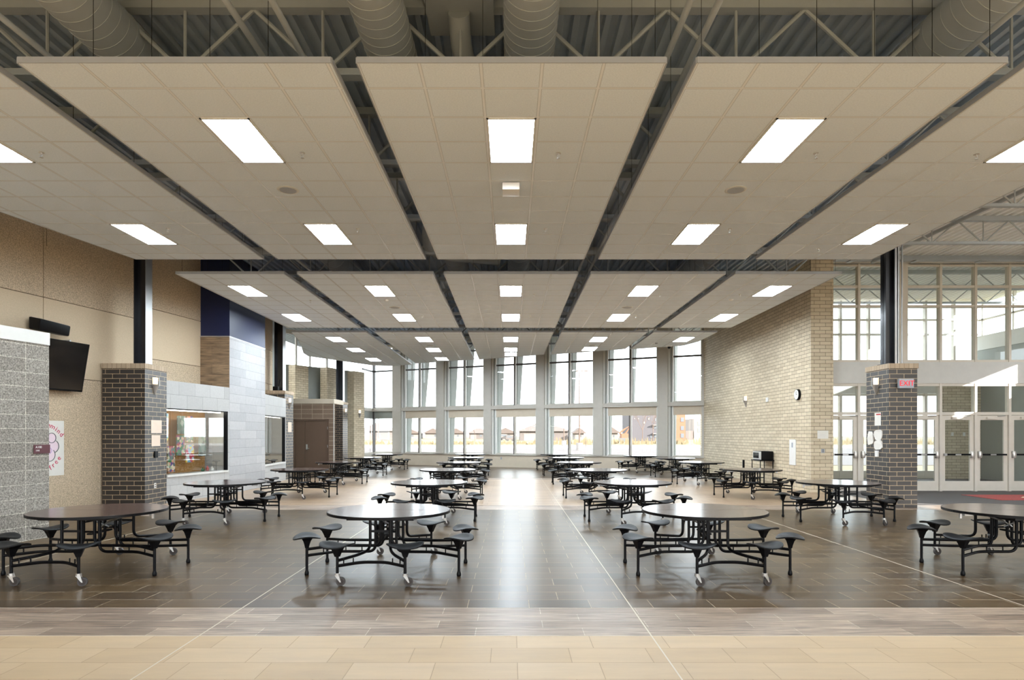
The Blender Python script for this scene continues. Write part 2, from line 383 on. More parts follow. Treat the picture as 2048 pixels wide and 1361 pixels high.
# steel dividers and mullion reflections inside first case are left to the glass; art hung in the case
arts = [(.28,.62,1.55,2.25,'art_b','bright collage sheet hung at the left of the display case'),
        (.95,1.25,1.72,2.2,'art_c','grey green collage sheet high in the display case middle'),
        (.92,1.22,1.15,1.68,'art_a','blue and red painting below the grey collage in the display case'),
        (1.3,1.55,1.5,2.2,'art_a','tall blue painting beside the grey collage in the display case'),
        (1.28,1.6,.95,1.42,'art_b','orange and yellow painting low in the display case'),
        (.6,.86,.72,1.4,'art_a','tall blue and red poster standing on the display case floor'),
        (1.8,2.1,1.1,1.9,'art_c','pale grey sketch at the right of the display case')]
for s0, s1, z0, z1, mt, lb in arts:
    m = MB(); c1.box(m, s0, s1, .45, .47, z0, z1); org = c1.p3((s0+s1)/2, .46, z0)
    tag(m.build('artwork', M[mt], origin=org), lb, 'artwork', 'artworks in the display case')
for i, (s, mt, h) in enumerate([(.12,'green',.32),(.22,'blue',.28),(1.75,'green',.1),(1.95,'red',.14),(2.15,'plastic_w',.12)]):
    p = c1.p3(s, .3, .692)
    tag(MB().lathe([(.035,0),(.04,h*.1),(.04,h*.6),(.015,h*.75),(.015,h)], p, 14).build('bottle', M[mt], smooth=True, origin=p),
        ['tall green bottle leftmost on the display case sill','blue bottle second from left on the display case sill','short green jar on the display case sill, right half','red jar on the display case sill, right half','white jar at the right end of the display case sill'][i], 'bottle', 'containers on the display case sill')

# brick pillars
def pillar(x0, x1, y0, y1, h=3.36, label=None, wmat='dark_brick'):
    t = thing('brick_pillar', label, 'pillar', ((x0+x1)/2, (y0+y1)/2, 0), kind='structure')
    MB().box(x0, x1, y0, y1, 0, h-.115).build('shaft', M[wmat], t)
    MB().box(x0-.02, x1+.02, y0-.02, y1+.02, h-.115, h).build('cap', M['soldier'], t)
    return t
pillar(-9.5, -8.51, 14.7, 15.63, label='dark brick pillar nearest on the left wall')
pillar(-9.45, -8.49, 23.75, 24.68, label='dark brick pillar in the middle of the left side')
pillar(-8.95, -8.43, 31.75, 32.7, label='dark brick pillar farthest on the left side')
pillar(8.81, 9.47, 14.7, 15.63, label='dark brick pillar carrying the exit sign on the right')
def hcol(x, y, z0, label, s=.28):
    t = thing('steel_column', label, 'column', (x, y, z0), kind='structure')
    m = MB(); a = s/2; m.box(x-a, x-a+.02, y-a, y+a, z0, H); m.box(x+a-.02, x+a, y-a, y+a, z0, H); m.box(x-a, x+a, y-.01, y+.01, z0, H)
    m.build('shaft', M['column_black'], t)
    MB().box(x+a, x+a+.004, y-a, y+a, z0, H).build('side_plate', M['steel'], t)
    MB().box(x-a-.05, x+a+.05, y-a-.05, y+a+.05, z0, z0+.025).build('base_plate', M['column_black'], t)
    return t
hcol(-8.8, 15.12, 3.36, 'black steel column on the nearest left pillar')
hcol(-8.83, 24.2, 3.36, 'black steel column on the middle left pillar', .32)
hcol(-8.66, 32.15, 3.36, 'black steel column on the farthest left pillar', .34)
t = hcol(9.02, 15.1, 3.36, 'black steel column on the exit sign pillar', .22)
MB().box(9.14,9.19,15.02,15.18,3.36,H).box(9.22,9.25,15.02,15.18,3.36,H).build('side_channel', M['steel'], t)
MB().tube([(9.30,15.0,3.36),(9.30,15.0,H)], .018).build('conduit', M['steel'], t, smooth=True)

# wall behind, from the tower on
m = MB(); fr = FR((-8.9,20.72), (-.42,4.0)); fr.box(m, 0, 4.05, .02, .3, 0, H); w2 = struct(m.build('wall_left_rear', M['joint_dark']))
for z0, z1 in ((0,3.65),(3.65,4.95),(4.95,H)):
    m = MB(); fr.box(m, 0, 4.05, 0, .05, z0+.008, z1-.008); m.build('panel', M['precast'], w2)
m = MB().prism([(-9.32,24.7),(-10.6,29.3),(-10.9,29.3),(-9.62,24.7)], 0, H); struct(m.build('wall_left_rear', M['grey_paint']))
# brown block wall with the steel double door
m = MB().box(-10.6, -9.98, 29.3, 29.5, 0, 3.2).box(-8.27-.0, -7.97-.22, 29.3, 29.5, 0, 3.2)
dx0, dx1 = -10.05, -8.42
m = MB().box(-10.6, dx0, 29.3, 29.5, 0, 3.14).box(dx1, -8.19, 29.3, 29.5, 0, 3.14).box(dx0, dx1, 29.3, 29.5, 2.42, 3.14)
bb = struct(m.build('wall_block', M['brown_block']))
MB().box(-10.6, -8.17, 29.27, 30.9, 3.14, 3.36).build('cap', M['tan_paint'], bb)
MB().box(-8.21, -8.185, 29.285, 29.3, 0, 3.14).build('corner_bead', M['white_paint'], bb)
MB().prism([(-8.19,29.5),(-8.3,29.5),(-9.0,31.7),(-8.9,31.7)], 0, 3.14).build('side', M['brown_block'], bb)
d = thing('door_1', 'brown steel double door in the brown block wall', 'door', ((dx0+dx1)/2, 29.35, 0), kind='structure')
MB().box(dx0, dx0+.05, 29.28, 29.4, 0, 2.42).box(dx1-.05, dx1, 29.28, 29.4, 0, 2.42).box(dx0, dx1, 29.28, 29.4, 2.36, 2.42).build('frame', M['bronze'], d)
lf = MB().box(-9.98, -9.55, 29.33, 29.38, .01, 2.355).build('left_leaf', M['bronze'], d)
rf = MB().box(-9.54, -8.48, 29.33, 29.38, .01, 2.355).build('right_leaf', M['bronze'], d)
sub(MB().box(-9.49, -9.42, 29.31, 29.33, 1.0, 1.25).cyl((-9.455,29.31,1.06),(-9.455,29.26,1.06),.018).cyl((-9.455,29.26,1.06),(-9.33,29.26,1.06),.012), 'handle', M['chrome'], rf)
sub(MB().box(-8.5, -8.47, 29.315, 29.33, .3, .42).box(-8.5, -8.47, 29.315, 29.33, 1.1, 1.22).box(-8.5, -8.47, 29.315, 29.33, 1.95, 2.07), 'hinge', M['steel'], rf)

# far left wall with brick piers and clerestory
pl = [(-12.2,30.0),(-10.75,31.75),(-9.6,33.2),(-8.75,34.6)]
m = MB()
for a, b in zip(pl[:-1], pl[1:]):
    f_ = FR(a, (b[0]-a[0], b[1]-a[1])); f_.box(m, 0, math.dist(a,b)+.02, 0, .25, 0, 5.15)
struct(m.build('wall_far_left', M['grey_paint']))
wn = thing('window_33', None, None, (-10.2,32.5,5.15), kind='structure'); g = MB(); fm = MB()
for a, b in zip(pl[:-1], pl[1:]):
    f_ = FR(a, (b[0]-a[0], b[1]-a[1])); L = math.dist(a,b); f_.box(g, 0, L, .1, .11, 5.2, 6.8); f_.box(fm, 0, L, .05, .15, 5.15, 5.2); f_.box(fm, 0, L, .05, .15, 6.75, 6.95)
    f_.box(fm, 0, .06, .05, .16, 5.15, 6.9); f_.box(fm, .8, .86, .05, .16, 5.15, 6.9)
g.build('glass', M['glass'], wn); fm.build('frame', M['frame'], wn)
for (x, y, L, lb) in [(-10.6,31.1,.92,'tall cream brick pier leftmost behind the block wall'),(-9.39,32.3,.7,'tall cream brick pier behind the farthest black column'),(-8.48,34.2,.92,'tall cream brick pier ending at the corner window')]:
    f_ = FR((x,y), (.412,.911)); m = MB(); f_.box(m, 0, L, 0, .43, 0, 5.15)
    o = struct(m.build('brick_pier', M['cream_brick'])); tag(o, lb, 'pier')

# ------------------------------------------------------------------ far window wall
A_, B_ = 32.905, -.452
def wx(px): u = (px-1021)/F; return u*A_/(1-u*B_)
c0 = wx(747)
WW = FR((c0, A_+B_*c0), (1, B_))
ws = lambda px: (wx(px)-c0)*math.sqrt(1+B_*B_)
S_END = ws(1409)
m = MB(); WW.box(m, 0, S_END+.3, .0, .35, 0, .62); lw = struct(m.build('wall_far', M['tan_paint']))
m = MB(); WW.box(m, 0, S_END, -.012, 0, 0, .1); struct(m.build('baseboard_far', M['tan_paint']))
m = MB(); WW.box(m, 0, S_END, -.06, .35, .62, .68); struct(m.build('trim_21', M['frame']))
m = MB(); WW.box(m, -.1, S_END+.3, .0, .35, 6.7, H+.1); struct(m.build('trim_22', M['frame']))
colpx = [(787,803.6),(874,889.6),(969,984),(1073.6,1090),(1188,1206.6),(1315.7,1336.6)]
cols = [(ws(a), ws(b)) for a, b in colpx]
for i, (a, b) in enumerate(cols):
    cx = (a+b)/2
    t = thing('window_column', None, None, WW.p3(cx, 0, 0), kind='structure')
    m = MB(); WW.box(m, a, b, -.12, .12, .68, 6.9); m.build('face', M['frame'], t)
    m = MB(); WW.box(m, b, b+.10, -.02, .16, .68, 6.9); WW.box(m, b+.17, b+.24, .02, .18, .68, 6.9); WW.box(m, a-.06, a, -.02, .16, .68, 6.9); m.build('stepped_trim', M['white_paint'], t)
    m = MB(); WW.box(m, b+.10, b+.17, .05, .16, .68, 6.9); m.build('reveal', M['grey_paint'], t)
bays = [0.0] + [x for ab in cols for x in ab] + [S_END]
mull = [None, 838, 928, 1028.5, 1138, 1260, None]
for i in range(7):
    s0, s1 = bays[2*i], bays[2*i+1]
    s0g = s0 + (.24 if i else .0)
    t = thing('window_%d' % (i+1), None, None, WW.p3((s0+s1)/2, .1, .68), kind='structure')
    m = MB(); WW.box(m, s0, s1, -.10, .16, 3.03, 3.22)
    WW.box(m, s0g, s1, .06, .14, .68, .73); WW.box(m, s0g, s1, .06, .14, 3.22, 3.27); 
    m.build('transom', M['frame'], t)
    m = MB(); WW.box(m, s0g, s1, .02, .10, 2.62, 3.03); m.build('shade_box', M['grey_paint'] if i == 0 else M['tan_paint'], t)
    m = MB(); WW.box(m, s0g, s1, .04, .14, 5.31, 5.39)
    if mull[i]:
        c = ws(mull[i]); WW.box(m, c-.035, c+.035, .0, .14, 3.22, 6.75)
    m.build('mullion', M['dark_frame'], t)
    if mull[i]:
        m = MB(); WW.box(m, c-.05, c, .0, .14, .68, 2.62); m.build('lower_mullion', M['dark_frame'], t)
        m = MB(); WW.box(m, c, c+.07, .0, .14, .68, 2.62); WW.box(m, c+.035, c+.09, .0, .14, 3.22, 6.75); m.build('lower_mullion', M['frame'], t)
    m = MB(); WW.box(m, s0g, s1, .10, .108, .73, 2.62); m.build('lower_glass', M['glass'], t)
    m = MB(); WW.box(m, s0g, s1, .10, .108, 3.27, 6.7); m.build('upper_glass', M['glass'], t)
# corner posts
m = MB(); WW.box(m, -.04, .04, -.04, .14, .68, 6.9); struct(m.build('trim_23', M['dark_frame']))
m = MB(); WW.box(m, S_END-.12, S_END, -.02, .16, .68, 6.9); struct(m.build('trim_24', M['frame']))
# short return window between corner and the last pier
CW = FR(WW.p(0,0), (-.2,-1.44)); Lc = 1.5
t = thing('window_8', None, None, CW.p3(.7, 0, .68), kind='structure')
m = MB(); CW.box(m, 0, Lc, -.14, .0, 3.03, 3.22); CW.box(m, 0, Lc, -.1, 0, .6, .70); CW.box(m, 0, Lc, -.3, 0, 0, .6); m.build('transom', M['frame'], t)
m = MB(); CW.box(m, 0, Lc, -.12, -.04, 2.62, 3.03); m.build('shade_box', M['grey_paint'], t)
m = MB(); CW.box(m, 0, Lc, -.12, -.04, 5.31, 5.39); m.build('mullion', M['dark_frame'], t)
m = MB(); CW.box(m, 0, Lc, -.10, -.092, .7, 6.8); m.build('glass', M['glass'], t)
# tapered fins outside
for i, (a, b) in enumerate(cols):
    for c, z0, d0, d1, lb in ((b+.22, .3, .30, .95, 'column'), ((ws(mull[i+1])+.06) if mull[i+1] else None, 3.1, .3, .95, 'mullion')):
        if c is None: continue
        m = MB(); P = [WW.p3(c, .2, z0), WW.p3(c, .2+d0*(.75 if z0 < 1 else 1), z0), WW.p3(c, .2+d1, 7.2), WW.p3(c, .2, 7.2)]
        q = Vector((WW.e.x, WW.e.y, 0))*.05
        m.hull(P, [tuple(Vector(p)+q) for p in P])
        o = struct(m.build('trim_%d' % (40+i*2+(lb == 'mullion')), M['grey_paint']))

# ------------------------------------------------------------------ right cream brick wall, lobby front
RX = 8.85
cw = struct(MB().box(RX, 9.51, 18.6, 29.4, 0, H+.05).build('wall_right', M['cream_brick']))
Y0 = 19.0
# storefront
def sx(px): return (px-1021)/F*Y0
posts = [1671, 1717, 1806, 1880, 1950, 2018, 2088]
PX = [sx(p) for p in posts]; PX[0] = 9.55
wdt = [.05, .07, .24, .07, .07, .07, .07]
band = struct(MB().box(9.51, 17.2, Y0-.06, Y0+.14, 3.24, 3.88).build('wall_front_band', M['white_paint']))
struct(MB().box(9.51, 17.2, Y0-.03, Y0+.12, 6.82, 6.95).build('trim_25', M['white_paint']))
hz = [(3.88,3.95),(5.53,5.60),(6.12,6.19),(6.76,6.84),(3.16,3.24),(2.29,2.38)]
n_w = 9
for i in range(len(PX)-1):
    a, b = PX[i]+wdt[i]/2, PX[i+1]-wdt[i+1]/2
    t = thing('window_%d' % n_w, None, None, ((a+b)/2, Y0, 3.9), kind='structure'); n_w += 1
    m = MB()
    for z0, z1 in hz[:4]: m.box(a, b, Y0-.03, Y0+.09, z0, z1)
    m.build('frame', M['door_frame'], t)
    MB().box(a, b, Y0+.03, Y0+.036, 3.95, 6.78).build('glass', M['glass_in'], t)
    t = thing('window_%d' % n_w, None, None, ((a+b)/2, Y0, 2.3), kind='structure'); n_w += 1
    m = MB()
    for z0, z1 in hz[4:]: m.box(a, b, Y0-.03, Y0+.09, z0, z1)
    m.build('frame', M['door_frame'], t)
    MB().box(a, b, Y0+.03, Y0+.036, 2.38, 3.16).build('glass', M['glass_in'], t)
for i, x in enumerate(PX):
    m = MB().box(x-wdt[i]/2, x+wdt[i]/2, Y0-.05, Y0+.11, 0, 6.84); struct(m.build('trim_%d' % (60+i), M['door_frame']))
def panicdoor(x0, x1, num, y, latch_right, label):
    t = thing('door_%d' % num, label, 'door', ((x0+x1)/2, y, 0), kind='structure')
    m = MB().box(x0, x0+.11, y-.02, y+.03, .01, 2.28).box(x1-.11, x1, y-.02, y+.03, .01, 2.28).box(x0+.11, x1-.11, y-.02, y+.03, .01, .30).box(x0+.11, x1-.11, y-.02, y+.03, 2.14, 2.28)
    m.build('frame', M['door_frame'], t)
    MB().box(x0+.11, x1-.11, y, y+.006, .30, 2.14).build('glass', M['glass_in'], t)
    bar = MB().box(x0+.06, x1-.06, y-.085, y-.045, 1.075, 1.125).build('panic_bar', M['black'], t)
    lx = x1-.07 if latch_right else x0+.07
    sub(MB().box(x0+.05, x0+.13, y-.09, y-.02, 1.065, 1.135).box(x0+.38, x0+.55, y-.088, y-.084, 1.08, 1.12), 'end_cap', M['steel'], bar)
    sub(MB().lathe([(.05,-.10),(.062,-.05),(.062,.05),(.05,.10)], (lx, y-.06, 1.10), 12), 'latch_housing', M['chrome'], bar, smooth=True)
    m = MB().box(x0+.28, x0+.62, y-.09, y-.02, 2.165, 2.235); cl = m.build('closer', M['door_frame'], t)
    sub(MB().cyl((x0+.6,y-.08,2.25),(x0+.85,y-.05,2.27),.012), 'closer_arm', M['steel'], cl)
dl = ['glass door beside the cream brick wall end', 'glass door partly hidden behind the exit sign pillar', 'glass entrance door just right of the exit sign pillar',
      'glass entrance door, second right of the exit sign pillar', 'glass entrance door, third right of the exit sign pillar', 'glass entrance door cut by the right picture edge']
for i in range(6):
    a, b = PX[i]+wdt[i]/2, PX[i+1]-wdt[i+1]/2
    if i == 0: a = b-.95 if b-a > .95 else a
    panicdoor(a+.01, b-.01, i+2, Y0+.02, i in (0,2,3), dl[i])
# vestibule behind
struct(MB().box(9.2, 18.4, 24.5, 24.6, 3.3, 4.5).build('wall_vestibule', M['white_paint']))
vm = MB().box(16.6, 18.2, 24.3, 24.5, 0, 4.5); struct(vm.build('wall_vestibule', M['cream_brick']))
t = thing('window_40', None, None, (13,24.5,0), kind='structure'); m = MB()
for x in (9.55, 10.6, 11.7, 12.8, 13.9, 15.0, 16.1, 17.2): m.box(x-.04, x+.04, 24.45, 24.6, 4.5, 6.9)
for x in (9.55, 10.6, 11.7, 12.8, 13.9, 15.0, 16.1): m.box(x-.05, x+.05, 24.45, 24.6, 0, 3.3)
for z in (4.5, 5.55, 6.12, 6.62): m.box(9.5, 18.2, 24.46, 24.58, z, z+.07)
for z in (0, 2.3, 3.2): m.box(9.5, 16.6, 24.46, 24.58, z, z+.09 if z else .3)
m.build('frame', M['door_frame'], t)
MB().box(9.5, 18.2, 24.52, 24.526, 4.57, 6.65).box(9.5, 16.6, 24.52, 24.526, .3, 3.2).build('glass', M['glass'], t)
struct(MB().box(18.1, 18.3, 19, 24.5, 0, 4.95).build('wall_vestibule_side', M['grey_paint']))
struct(MB().box(18.08, 18.3, 19, 24.5, 4.95, 5.5).build('wall_vestibule_side', M['white_paint']))
t = thing('window_41', None, None, (18.2,21.7,5.5), kind='structure'); m = MB()
for y in (19.6, 21.2, 22.8, 24.3): m.box(18.15, 18.25, y-.04, y+.04, 5.5, 6.9)
m.box(18.15, 18.25, 19, 24.5, 6.1, 6.16); m.build('frame', M['door_frame'], t)
MB().box(18.2, 18.206, 19, 24.5, 5.5, 6.9).build('glass', M['glass'], t)
struct(MB().box(9.51, 9.6, 19.1, 24.5, 0, 6.95).build('wall_vestibule_side', M['cream_brick']))
struct(MB().box(16.9, 18.3, 18.95, 19.1, 0, 6.95).build('wall_vestibule_side', M['white_paint']))
for i, (x, z) in enumerate([(16.95,1.65),(17.4,1.65)]):
    tag(MB().box(x, x+.09, 24.28, 24.3, z, z+.14).build('wall_switch', M['plastic_w'], origin=(x,24.3,z)), ['left white plate on the vestibule brick behind the glass doors','right white plate on the vestibule brick behind the glass doors'][i], 'plate')
# lobby right wall with openings (out of frame)
m = MB(); wy = [(-6,0,6.95,None),]
m.box(17, 17.2, -6, -5.6, 0, H); m.box(17, 17.2, -5.6, -1, 0, .3); m.box(17,17.2,-5.6,-1,3.1,H); m.box(17, 17.2, -1, 2, 0, H); m.box(17,17.2,2,3,0,H)
m.box(17,17.2,3,7.2,0,H)
m.box(17,17.2,7.2,7.4,0,H); m.box(17,17.2,7.4,10.2,0,1.6); m.box(17,17.2,7.4,10.2,3.0,H); m.box(17,17.2,10.2,15.9,0,H)
m.box(17,17.2,15.9,17.5,0,3.6); m.box(17,17.2,15.9,17.5,4.6,H); m.box(17,17.2,17.5,19,0,H)
struct(m.build('wall_lobby', M['white_paint']))
m = MB().box(-12.2, 17.2, -6.2, -6, 0, .3).box(-12.2, 17.2, -6.2, -6, 5.0, H)
for i in range(15): m.box(-12.2+2*i-.08, -12.2+2*i+.08, -6.2, -6, .3, 5.0)
struct(m.build('wall_back', M['tan_paint']))
struct(MB().box(-12.4, -12.2, -6.2, 5, 0, H).build('wall_left_hall', M['tan_paint']))

# ------------------------------------------------------------------ roof deck and joists
def deck(x0, x1, y0, y1, name='ceiling', mat='deck'):
    m = MB(); p = .2; x = x0; prof = []
    while x < x1:
        prof += [(x, H), (x+.07, H), (x+.09, H+.07), (x+.18, H+.07)]; x += p
    prof.append((x, H))
    vs = []; 
    for X, Z in prof: vs += [(X,y0,Z),(X,y1,Z)]
    fs = [(2*i,2*i+1,2*i+3,2*i+2) for i in range(len(prof)-1)]
    m.add(vs, fs); m.box(x0, x1+.2, y0, y1, H+.09, H+.3)
    return struct(m.build(name, M[mat]))
def deck_added_skylights():
    # lobby roof; deep skylight wells added out of view to brighten the lobby
    deck(-12.6, 9.0, -6.2, 19.0); deck(9.0, 12.3, -6.2, 19.0, mat='deck_lit'); deck(12.3, 18.4, 13.6, 19.0, mat='deck_lit'); deck(16.3, 18.4, -6.2, 13.6, mat='deck_lit')
    m = MB(); m.box(12.3, 16.3, 5.0, 5.2, H, H+1.6).box(12.3, 16.3, 9.3, 9.5, H, H+1.6).box(12.3, 16.3, .8, 1.0, H, H+1.6).box(12.3, 16.3, -3.2, -3.0, H, H+1.6)
    m.box(12.1, 12.3, -6.2, 13.6, H+.05, H+1.6).box(16.3, 16.5, -6.2, 13.6, H+.05, H+1.6).box(12.1, 16.5, -6.4, -6.2, H+.05, H+1.6).box(12.1, 16.5, 13.6, 13.8, H+.05, H+1.6)
    struct(m.build('ceiling_added_skylight', M['deck_lit']))
deck_added_skylights(); deck(9.2, 18.6, 19.0, 25.2, mat='deck_lit')
deck(-12.6, 9.6, 19.0, 37.8)
jl = ['first','second','third','fourth','fifth','sixth','seventh','eighth','ninth','tenth','eleventh']
for k in range(11):
    y = 7.66 + 2.52*k
    xr = 9.0 if k > 0 else 8.8
    xl = -9.3 if y < 29 else -8.0
    y_at = y; 
    xr2 = min(8.8, (A_-y-.4)/(-B_)) if y > 27 else 8.8
    if xr2 < xl+2: continue
    t = thing('steel_joist', 'grey open web joist crossing above the ceiling panels, %s from the camera' % jl[k], 'joist', (0,y,6.06), 'roof joists over the dining hall')
    MB().box(xl, xr2, y-.07, y+.07, 6.84, H).build('top_chord', M['steel_paint'], t)
    MB().box(xl, xr2, y-.07, y+.07, 6.03, 6.11).build('bottom_chord', M['steel_paint'], t)
    m = MB(); stp = .835; x = -8.12 if y < 29 else -6.45; i = 0
    while x < xr2-.9:
        xe = x+stp
        if i % 2 == 0: m.cyl((x,y,6.86),(xe,y,6.08),.026,n=6); m.cyl((xe,y,6.08),(xe,y,6.86),.019,n=6)
        else: m.cyl((x,y,6.08),(xe,y,6.86),.026,n=6)
        x = xe; i += 1
    m.build('web', M['steel_paint'], t)
for k, y in enumerate((5.14, 7.66, 10.17, 12.7, 15.2)):
    t = thing('steel_joist', 'pale joist under the bright lobby roof at right, %s from the camera' % jl[k], 'joist', (13,y,6.3), 'roof joists over the entrance lobby')
    MB().box(8.9, 17, y-.07, y+.07, 6.84, H).build('top_chord', M['steel_paint'], t)
    MB().box(8.9, 17, y-.05, y+.05, 6.28, 6.34).build('bottom_chord', M['steel_paint'], t)
    m = MB(); x = 8.9; i = 0
    while x < 16.6:
        z0, z1 = (6.31,6.86) if i%2 == 0 else (6.86,6.31)
        m.cyl((x,y,z0),(x+.62,y,z1),.02,n=6)
        if i%2: m.cyl((x+.62,y,6.31),(x+.62,y,6.86),.014,n=6)
        x += .62; i += 1
    m.build('web', M['steel_paint'], t)
t = thing('steel_beam', 'grey steel header beam above the lobby window grid', 'beam', (13,18.5,6.9)); MB().box(9.5,17,18.4,18.6,6.80,6.83).box(9.5,17,18.49,18.51,6.83,H).build('flange', M['steel_paint'], t)
m = MB(); [m.box(x,x+.12,18.36,18.64,6.77,6.80) for x in (9.9,11.8,13.7,15.6)]; m.build('bracket', M['steel_paint'], t)
for i, y in enumerate((20.2, 22.3)):
    t = thing('steel_joist', 'pale joist in the vestibule behind the lobby glass, %s' % ('nearer of two','farther of two')[i], 'joist', (13,y,6.3), 'roof joists in the vestibule')
    MB().box(9.6, 18.1, y-.06, y+.06, 6.84, H).box(9.6,18.1,y-.05,y+.05,6.33,6.39).build('chord', M['steel_paint'], t)
    m = MB(); x = 9.6; k = 0
    while x < 17.5:
        z0, z1 = (6.36,6.86) if k%2 == 0 else (6.86,6.36); m.cyl((x,y,z0),(x+.6,y,z1),.018,n=5); x += .6; k += 1
    m.build('web', M['steel_paint'], t)
for i, (x, z, r, y1, lb) in enumerate([(-2.83,6.02,.035,13,'grey bridging pipe left of the twin ducts, outer one'),(-2.36,6.0,.035,13,'grey bridging pipe left of the twin ducts, inner one'),
        (1.79,6.02,.035,27,'grey pipe right of the twin ducts, inner one'),(2.07,6.0,.035,27,'grey pipe right of the twin ducts, outer one'),(10.6,6.75,.045,18.5,'pale pipe running along the lobby roof'),(-5.0,5.8,.03,30,'thin pipe in the slot left of the left panels'),(5.05,5.95,.03,29,'thin pipe in the slot right of the right panels')]):
    tag(MB().cyl((x,-4,z),(x,y1,z),r,n=10).build('roof_pipe', M['steel_paint'], smooth=True, origin=(x,4,z)), lb, 'pipe')
def duct(x, z, r, y0, y1, lb):
    t = thing('air_duct', lb, 'duct', (x, y0, z))
    m = MB(); m.cyl((x,y0,z),(x,y1,z),r,n=40); y = y0+.3
    while y < y1:
        ring = [(x+(r+.003)*math.cos(a), y+.04*math.sin(a), z+(r+.003)*math.sin(a)) for a in [2*math.pi*i/40 for i in range(41)]]
        m.tube(ring, .0045, 5); y += .16 if y < 11 else .5
    m.build('body', M['duct'], t, smooth=True)
    return t
duct(-1.5, 6.53, .30, -2, 18.2, 'round spiral duct above the center panel, left of the pair')
duct(.235, 6.53, .31, -2, 25, 'round spiral duct above the center panel, right of the pair')
duct(-4.8, 6.53, .32, -2, 20, 'large round duct at the upper left')
duct(5.27, 6.53, .325, -2, 26, 'large round duct at the upper right')
p = rnd([(-1.4,12.9,6.4),(-1.9,14.4,6.3),(-1.95,15.6,6.2),(-.3,16.2,6.2)], .7, 8)
tag(MB().tube([(-.62,7.6,6.78),(-.62,7.9,6.6),(-.55,8.3,6.4),(-.35,9.2,6.3),(-.35,11,6.3)], .13, 16).build('elbow_duct', M['duct'], smooth=True, origin=(-.5,8.5,6.4)), 'small bent duct between the two center ducts', 'duct')
tag(MB().box(-1.02,-.2,6.9,8.1,6.82,6.94).build('roof_curb', M['steel_paint'], origin=(-.6,7.5,6.88)), 'square roof curb plate above the small bent duct', 'plate')
tag(MB().tube(p, .16, 18).build('elbow_duct', M['duct'], smooth=True, origin=(-1.9,14.9,6.3)), 'bent branch duct in the slot between front and middle panel rows', 'duct')

# ------------------------------------------------------------------ ceiling clouds
CZ = 5.37
def prj(px, py): Z = 3.67*F/(870-py); return ((px-1021)/F*Z, Z)
CX = [(-7.83,-5.16),(-4.86,-1.77),(-1.514,1.534),(1.84,4.90),(5.13,7.55)]
cn = ['far left','left','center','right','far right']
rows = [(6.23,13.2,'front'),(14.4,21.66,'middle')]
def cloud(poly, org, label, nw=6):
    t = thing('ceiling_panel', label, 'ceiling panel', (org[0], org[1], CZ), 'suspended acoustic ceiling panels')
    # tile field: inset from the trim
    cx = sum(p[0] for p in poly)/len(poly); cy = sum(p[1] for p in poly)/len(poly)
    MB().prism(poly, CZ, CZ+.05).build('tile_field', M['ceil_tile'], t)
    m = MB(); n_ = len(poly)
    for i in range(n_):
        a = Vector(poly[i]); b = Vector(poly[(i+1)%n_]); e = (b-a).normalized(); q = Vector((e.y, -e.x))
        m.prism([tuple(a), tuple(b), tuple(b+q*.012), tuple(a+q*.012)], CZ-.004, CZ+.056)
    m.build('edge_trim', M['fascia'], t)
    m = MB(); ys = poly[0][1]; x0 = min(p[0] for p in poly[:2]); x1 = max(p[0] for p in poly[:2])
    ymax = min(poly[2][1], poly[-1][1]); y = ys+.12
    while y < ymax:
        for j in range(nw if y < ys+.3 else 2):
            xx = x0+.08+(x1-x0-.16)*j/((nw if y < ys+.3 else 2)-1)
            if any(abs(xx-d_) < .36 for d_ in (-1.5,.235,-4.8,5.27)): continue
            m.cyl((xx,y,CZ+.05),(xx,y,H),.003,n=4)
        y += 1.22
    m.build('hanger_wire', M['black'], t)
    return t
clouds = {}
for (y0, y1, rn) in rows:
    for i, (x0, x1) in enumerate(CX):
        poly = [(x0,y0),(x1,y0),(x1,y1),(x0,y1)]; org = (x0, y0+.455)
        if i == 0:
            poly[0] = (x0-.2*(y1-y0), y0) if rn == 'front' else (-7.63, y0); poly[3] = (x0 if rn == 'front' else -7.63, y1); org = (x1-.61*5, y0+.455)
        clouds[(rn,i)] = cloud(poly, org, '%s suspended white ceiling panel in the %s row' % (cn[i], rn))
y0 = 22.6; rn = 'rear'
far = [[(-5.16,32.95),(-6.2,33.7),(-7.24,33.5),(-9.44,29.5),(-9.3,28.4),(-8.67,26.2),(-8.19,24.4)],[(-1.77,30.8),(-4.86,32.5)],[(1.534,28.9),(-1.514,30.8)],[(4.9,27.0),(4.6,27.25),(1.84,28.9)],[(7.4,24.9),(7.1,26.0),(5.13,27.1)]]
for i, (x0, x1) in enumerate(CX):
    if i == 4: x1 = 7.4
    poly = [(x0,y0),(x1,y0)] + far[i]
    clouds[(rn,i)] = cloud(poly, (x0 if i else x1-.61*5, y0-.05), '%s suspended white ceiling panel in the rear row' % cn[i], 4)
